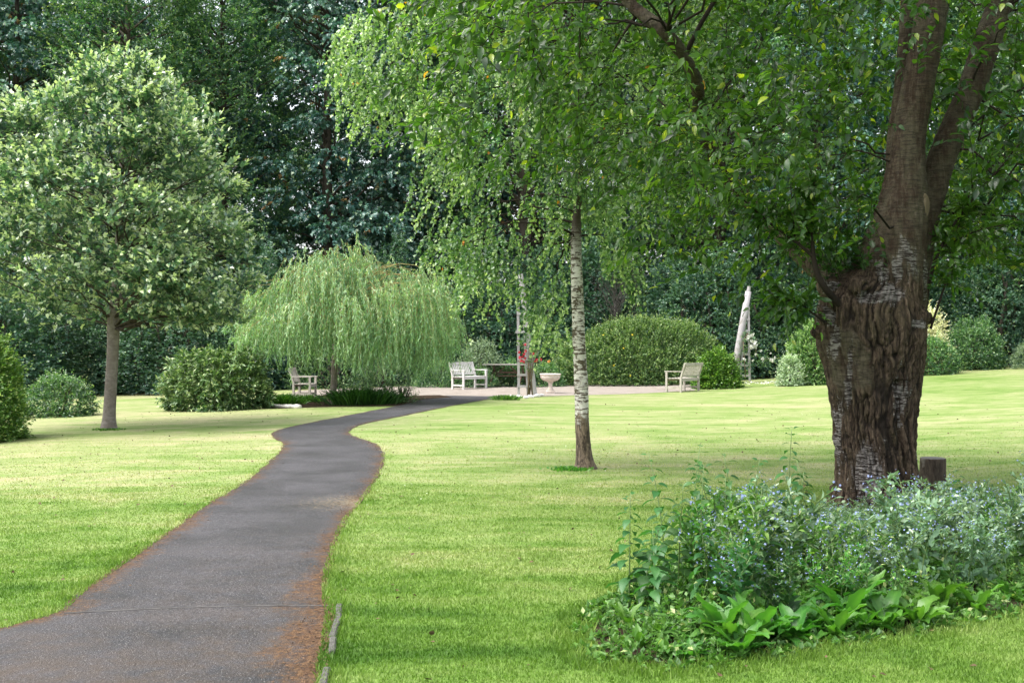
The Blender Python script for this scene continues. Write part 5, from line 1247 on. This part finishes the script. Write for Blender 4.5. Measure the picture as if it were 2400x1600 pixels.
for i, (px, py, h, lab) in enumerate(nets):
    o = nettle(200 + i, h); o.location = on_ground(px, py); o.rotation_euler = (0, 0, i * 1.3); tag(o, lab, 'plant', 'upright nettle-like stems in the bed')
def broad_plant(seed, L0=.30, n=12):
    rng = np.random.default_rng(seed); root = empty('broad_leaved_plant', (0, 0, 0), 'x', 'plant'); nu, nv = 5, 9; V = []; Fs = []; T = []
    for k in range(n):
        a = k * 2.4 + rng.normal(0, .25); L = L0 * rng.uniform(.7, 1.15); W = L * rng.uniform(.12, .18); t = np.linspace(0, 1, nv); el = rng.uniform(.75, 1.45); arch = rng.uniform(.5, 1.9)
        # midrib
        th = el - arch * t; r = np.concatenate([[0], np.cumsum(np.cos(th[:-1]) * L / (nv - 1))]); z = np.concatenate([[0], np.cumsum(np.sin(th[:-1]) * L / (nv - 1))])
        wv = W * np.sin(np.pi * np.clip(t * .93 + .05, 0, 1)) ** .8 * np.clip(t * 4, .12, 1)
        tw = rng.normal(0, .3)
        for j in range(nv):
            for i in range(nu):
                u = (i / (nu - 1) * 2 - 1); off = u * wv[j]; lift = abs(u) * wv[j] * .35 + .008 * math.sin(j * 2.3 + i * 1.7 + k) * (.3 + abs(u)) * L / .3; nx, nz = -math.sin(th[min(j, nv - 1)]), math.cos(th[min(j, nv - 1)])
                rr = r[j] + .02 + nx * lift; zz = z[j] + nz * lift + off * tw * t[j]
                V.append((math.cos(a) * rr - math.sin(a) * off, math.sin(a) * rr + math.cos(a) * off, zz)); 
        b = k * nu * nv
        for j in range(nv - 1):
            for i in range(nu - 1): Fs.append((b + j * nu + i, b + j * nu + i + 1, b + (j + 1) * nu + i + 1, b + (j + 1) * nu + i))
        tv = np.full((nv, nu), rng.uniform(.25, .8)); tv[:, nu // 2] += .3; T.append(np.clip(tv, 0, .98).ravel())
    mesh_np('leaves', np.array(V), [np.array(Fs)], M['broad'], root, {'tint': np.concatenate(T)})
    mb = MB(); mb.tube([(0, 0, -.02), (0, 0, .03)], [.02, .012], 8); mb.build('crown_base', M['stem'], root, True); return root
bp = [broad_plant(300 + k, L_, n_) for k, (L_, n_) in enumerate([(.24, 14), (.30, 12), (.20, 16), (.26, 11)])]
bpx = [(1740, 1535), (1690, 1500), (1800, 1500), (1860, 1500), (1910, 1470), (1960, 1495), (2020, 1480), (2080, 1470), (2150, 1465), (2010, 1440), (1910, 1420), (1620, 1545), (1560, 1540), (1500, 1520), (1780, 1460), (2120, 1420), (1840, 1455), (1470, 1470), (2060, 1430), (2200, 1430), (1650, 1470), (2290, 1440), (2360, 1400), (2230, 1380), (1720, 1515), (1775, 1512), (1835, 1505), (1885, 1485), (1935, 1450), (1985, 1465), (2045, 1450), (1870, 1435), (1810, 1475), (1960, 1425), (1600, 1500), (1540, 1490), (1640, 1520)]
for i, (px, py) in enumerate(bpx):
    o = bp[i] if i < 4 else copy_tree(bp[i % 4]); o.location = on_ground(px, py); s = rngB.uniform(.75, 1.15) if px > 1660 else rngB.uniform(.45, .65); o.scale = (s, s, s); o.rotation_euler = (0, 0, rngB.uniform(0, 6.28))
    tag(o, 'rosette of large bright green leaves along the front of the cherry tree bed' if px > 1660 else 'small rosette of green leaves at the left front corner of the bed', 'plant', 'broad-leaved rosettes at the front of the bed' if px > 1660 else 'small rosettes at the left front of the bed')
def cover():
    rng = np.random.default_rng(91); n = 5200; Q = rng.uniform(BED.min(0) - .1, BED.max(0) + .1, (n * 4, 2)); Q = Q[in_poly(Q, BED) | (dist_poly(Q, BED) < .12)]; Q = Q[Q[:, 1] < 9.5][:n]; Q = Q[np.hypot(Q[:, 0] - CH[0], Q[:, 1] - CH[1]) > .5]
    dd = dist_poly(Q, BED); n = len(Q)
    # the bare soil corner at the left stays thin
    c = on_ground(1450, 1500)[:2]; keep = (np.hypot(*(Q - c).T) > .28) | (rng.random(n) < .35); Q = Q[keep]; dd = dd[keep]; n = len(Q)
    S = np.stack([Q[:, 0], Q[:, 1], gz(Q[:, 0], Q[:, 1])], 1); D = nrm(rng.normal(0, .45, (n, 3)) + [0, 0, 1]); inside = in_poly(Q, BED)
    L = np.where(inside, rng.uniform(.06, .30, n) * np.clip(.35 + dd * 1.4, .3, 1.2), .05)
    la, cv = shoots(rng, S, D, L, 8, .25, .05, 1.0, .8, .12, None, .4); lf = Leafage(DIAMOND); lf.add(la, cv)
    o = lf.build('ground_cover', M['cover'], None); tag(o, 'low weedy ground cover filling the bed between the taller plants', 'ground cover', kind='stuff')
    # long grass and weed stalks through the bed
    n = 4200; Q = rng.uniform(BED.min(0), BED.max(0), (n * 3, 2)); Q = Q[in_poly(Q, BED)][:n]; n = len(Q); S = np.stack([Q[:, 0], Q[:, 1], gz(Q[:, 0], Q[:, 1])], 1)
    D = nrm(rng.normal(0, .35, (n, 3)) + [0, 0, 1]); dd = dist_poly(Q, BED); L = rng.uniform(.1, .45, n) * np.clip(.35 + dd, .3, 1); t = np.linspace(0, 1, 5)
    CV = S[:, None] + D[:, None] * (L[:, None] * t)[..., None] + np.array([0, 0, -1.]) * (.3 * L[:, None] * t ** 2)[..., None]
    V, Fc = thin_tubes(CV, .0022, .0008, 3); o = mesh_np('long_grass', V, [Fc], M['cover'], None, {'tint': np.repeat(rng.uniform(.3, 1.1, n), 15)}); tag(o, 'thin long grass stalks growing among the bed plants', 'grass', kind='stuff')
cover()
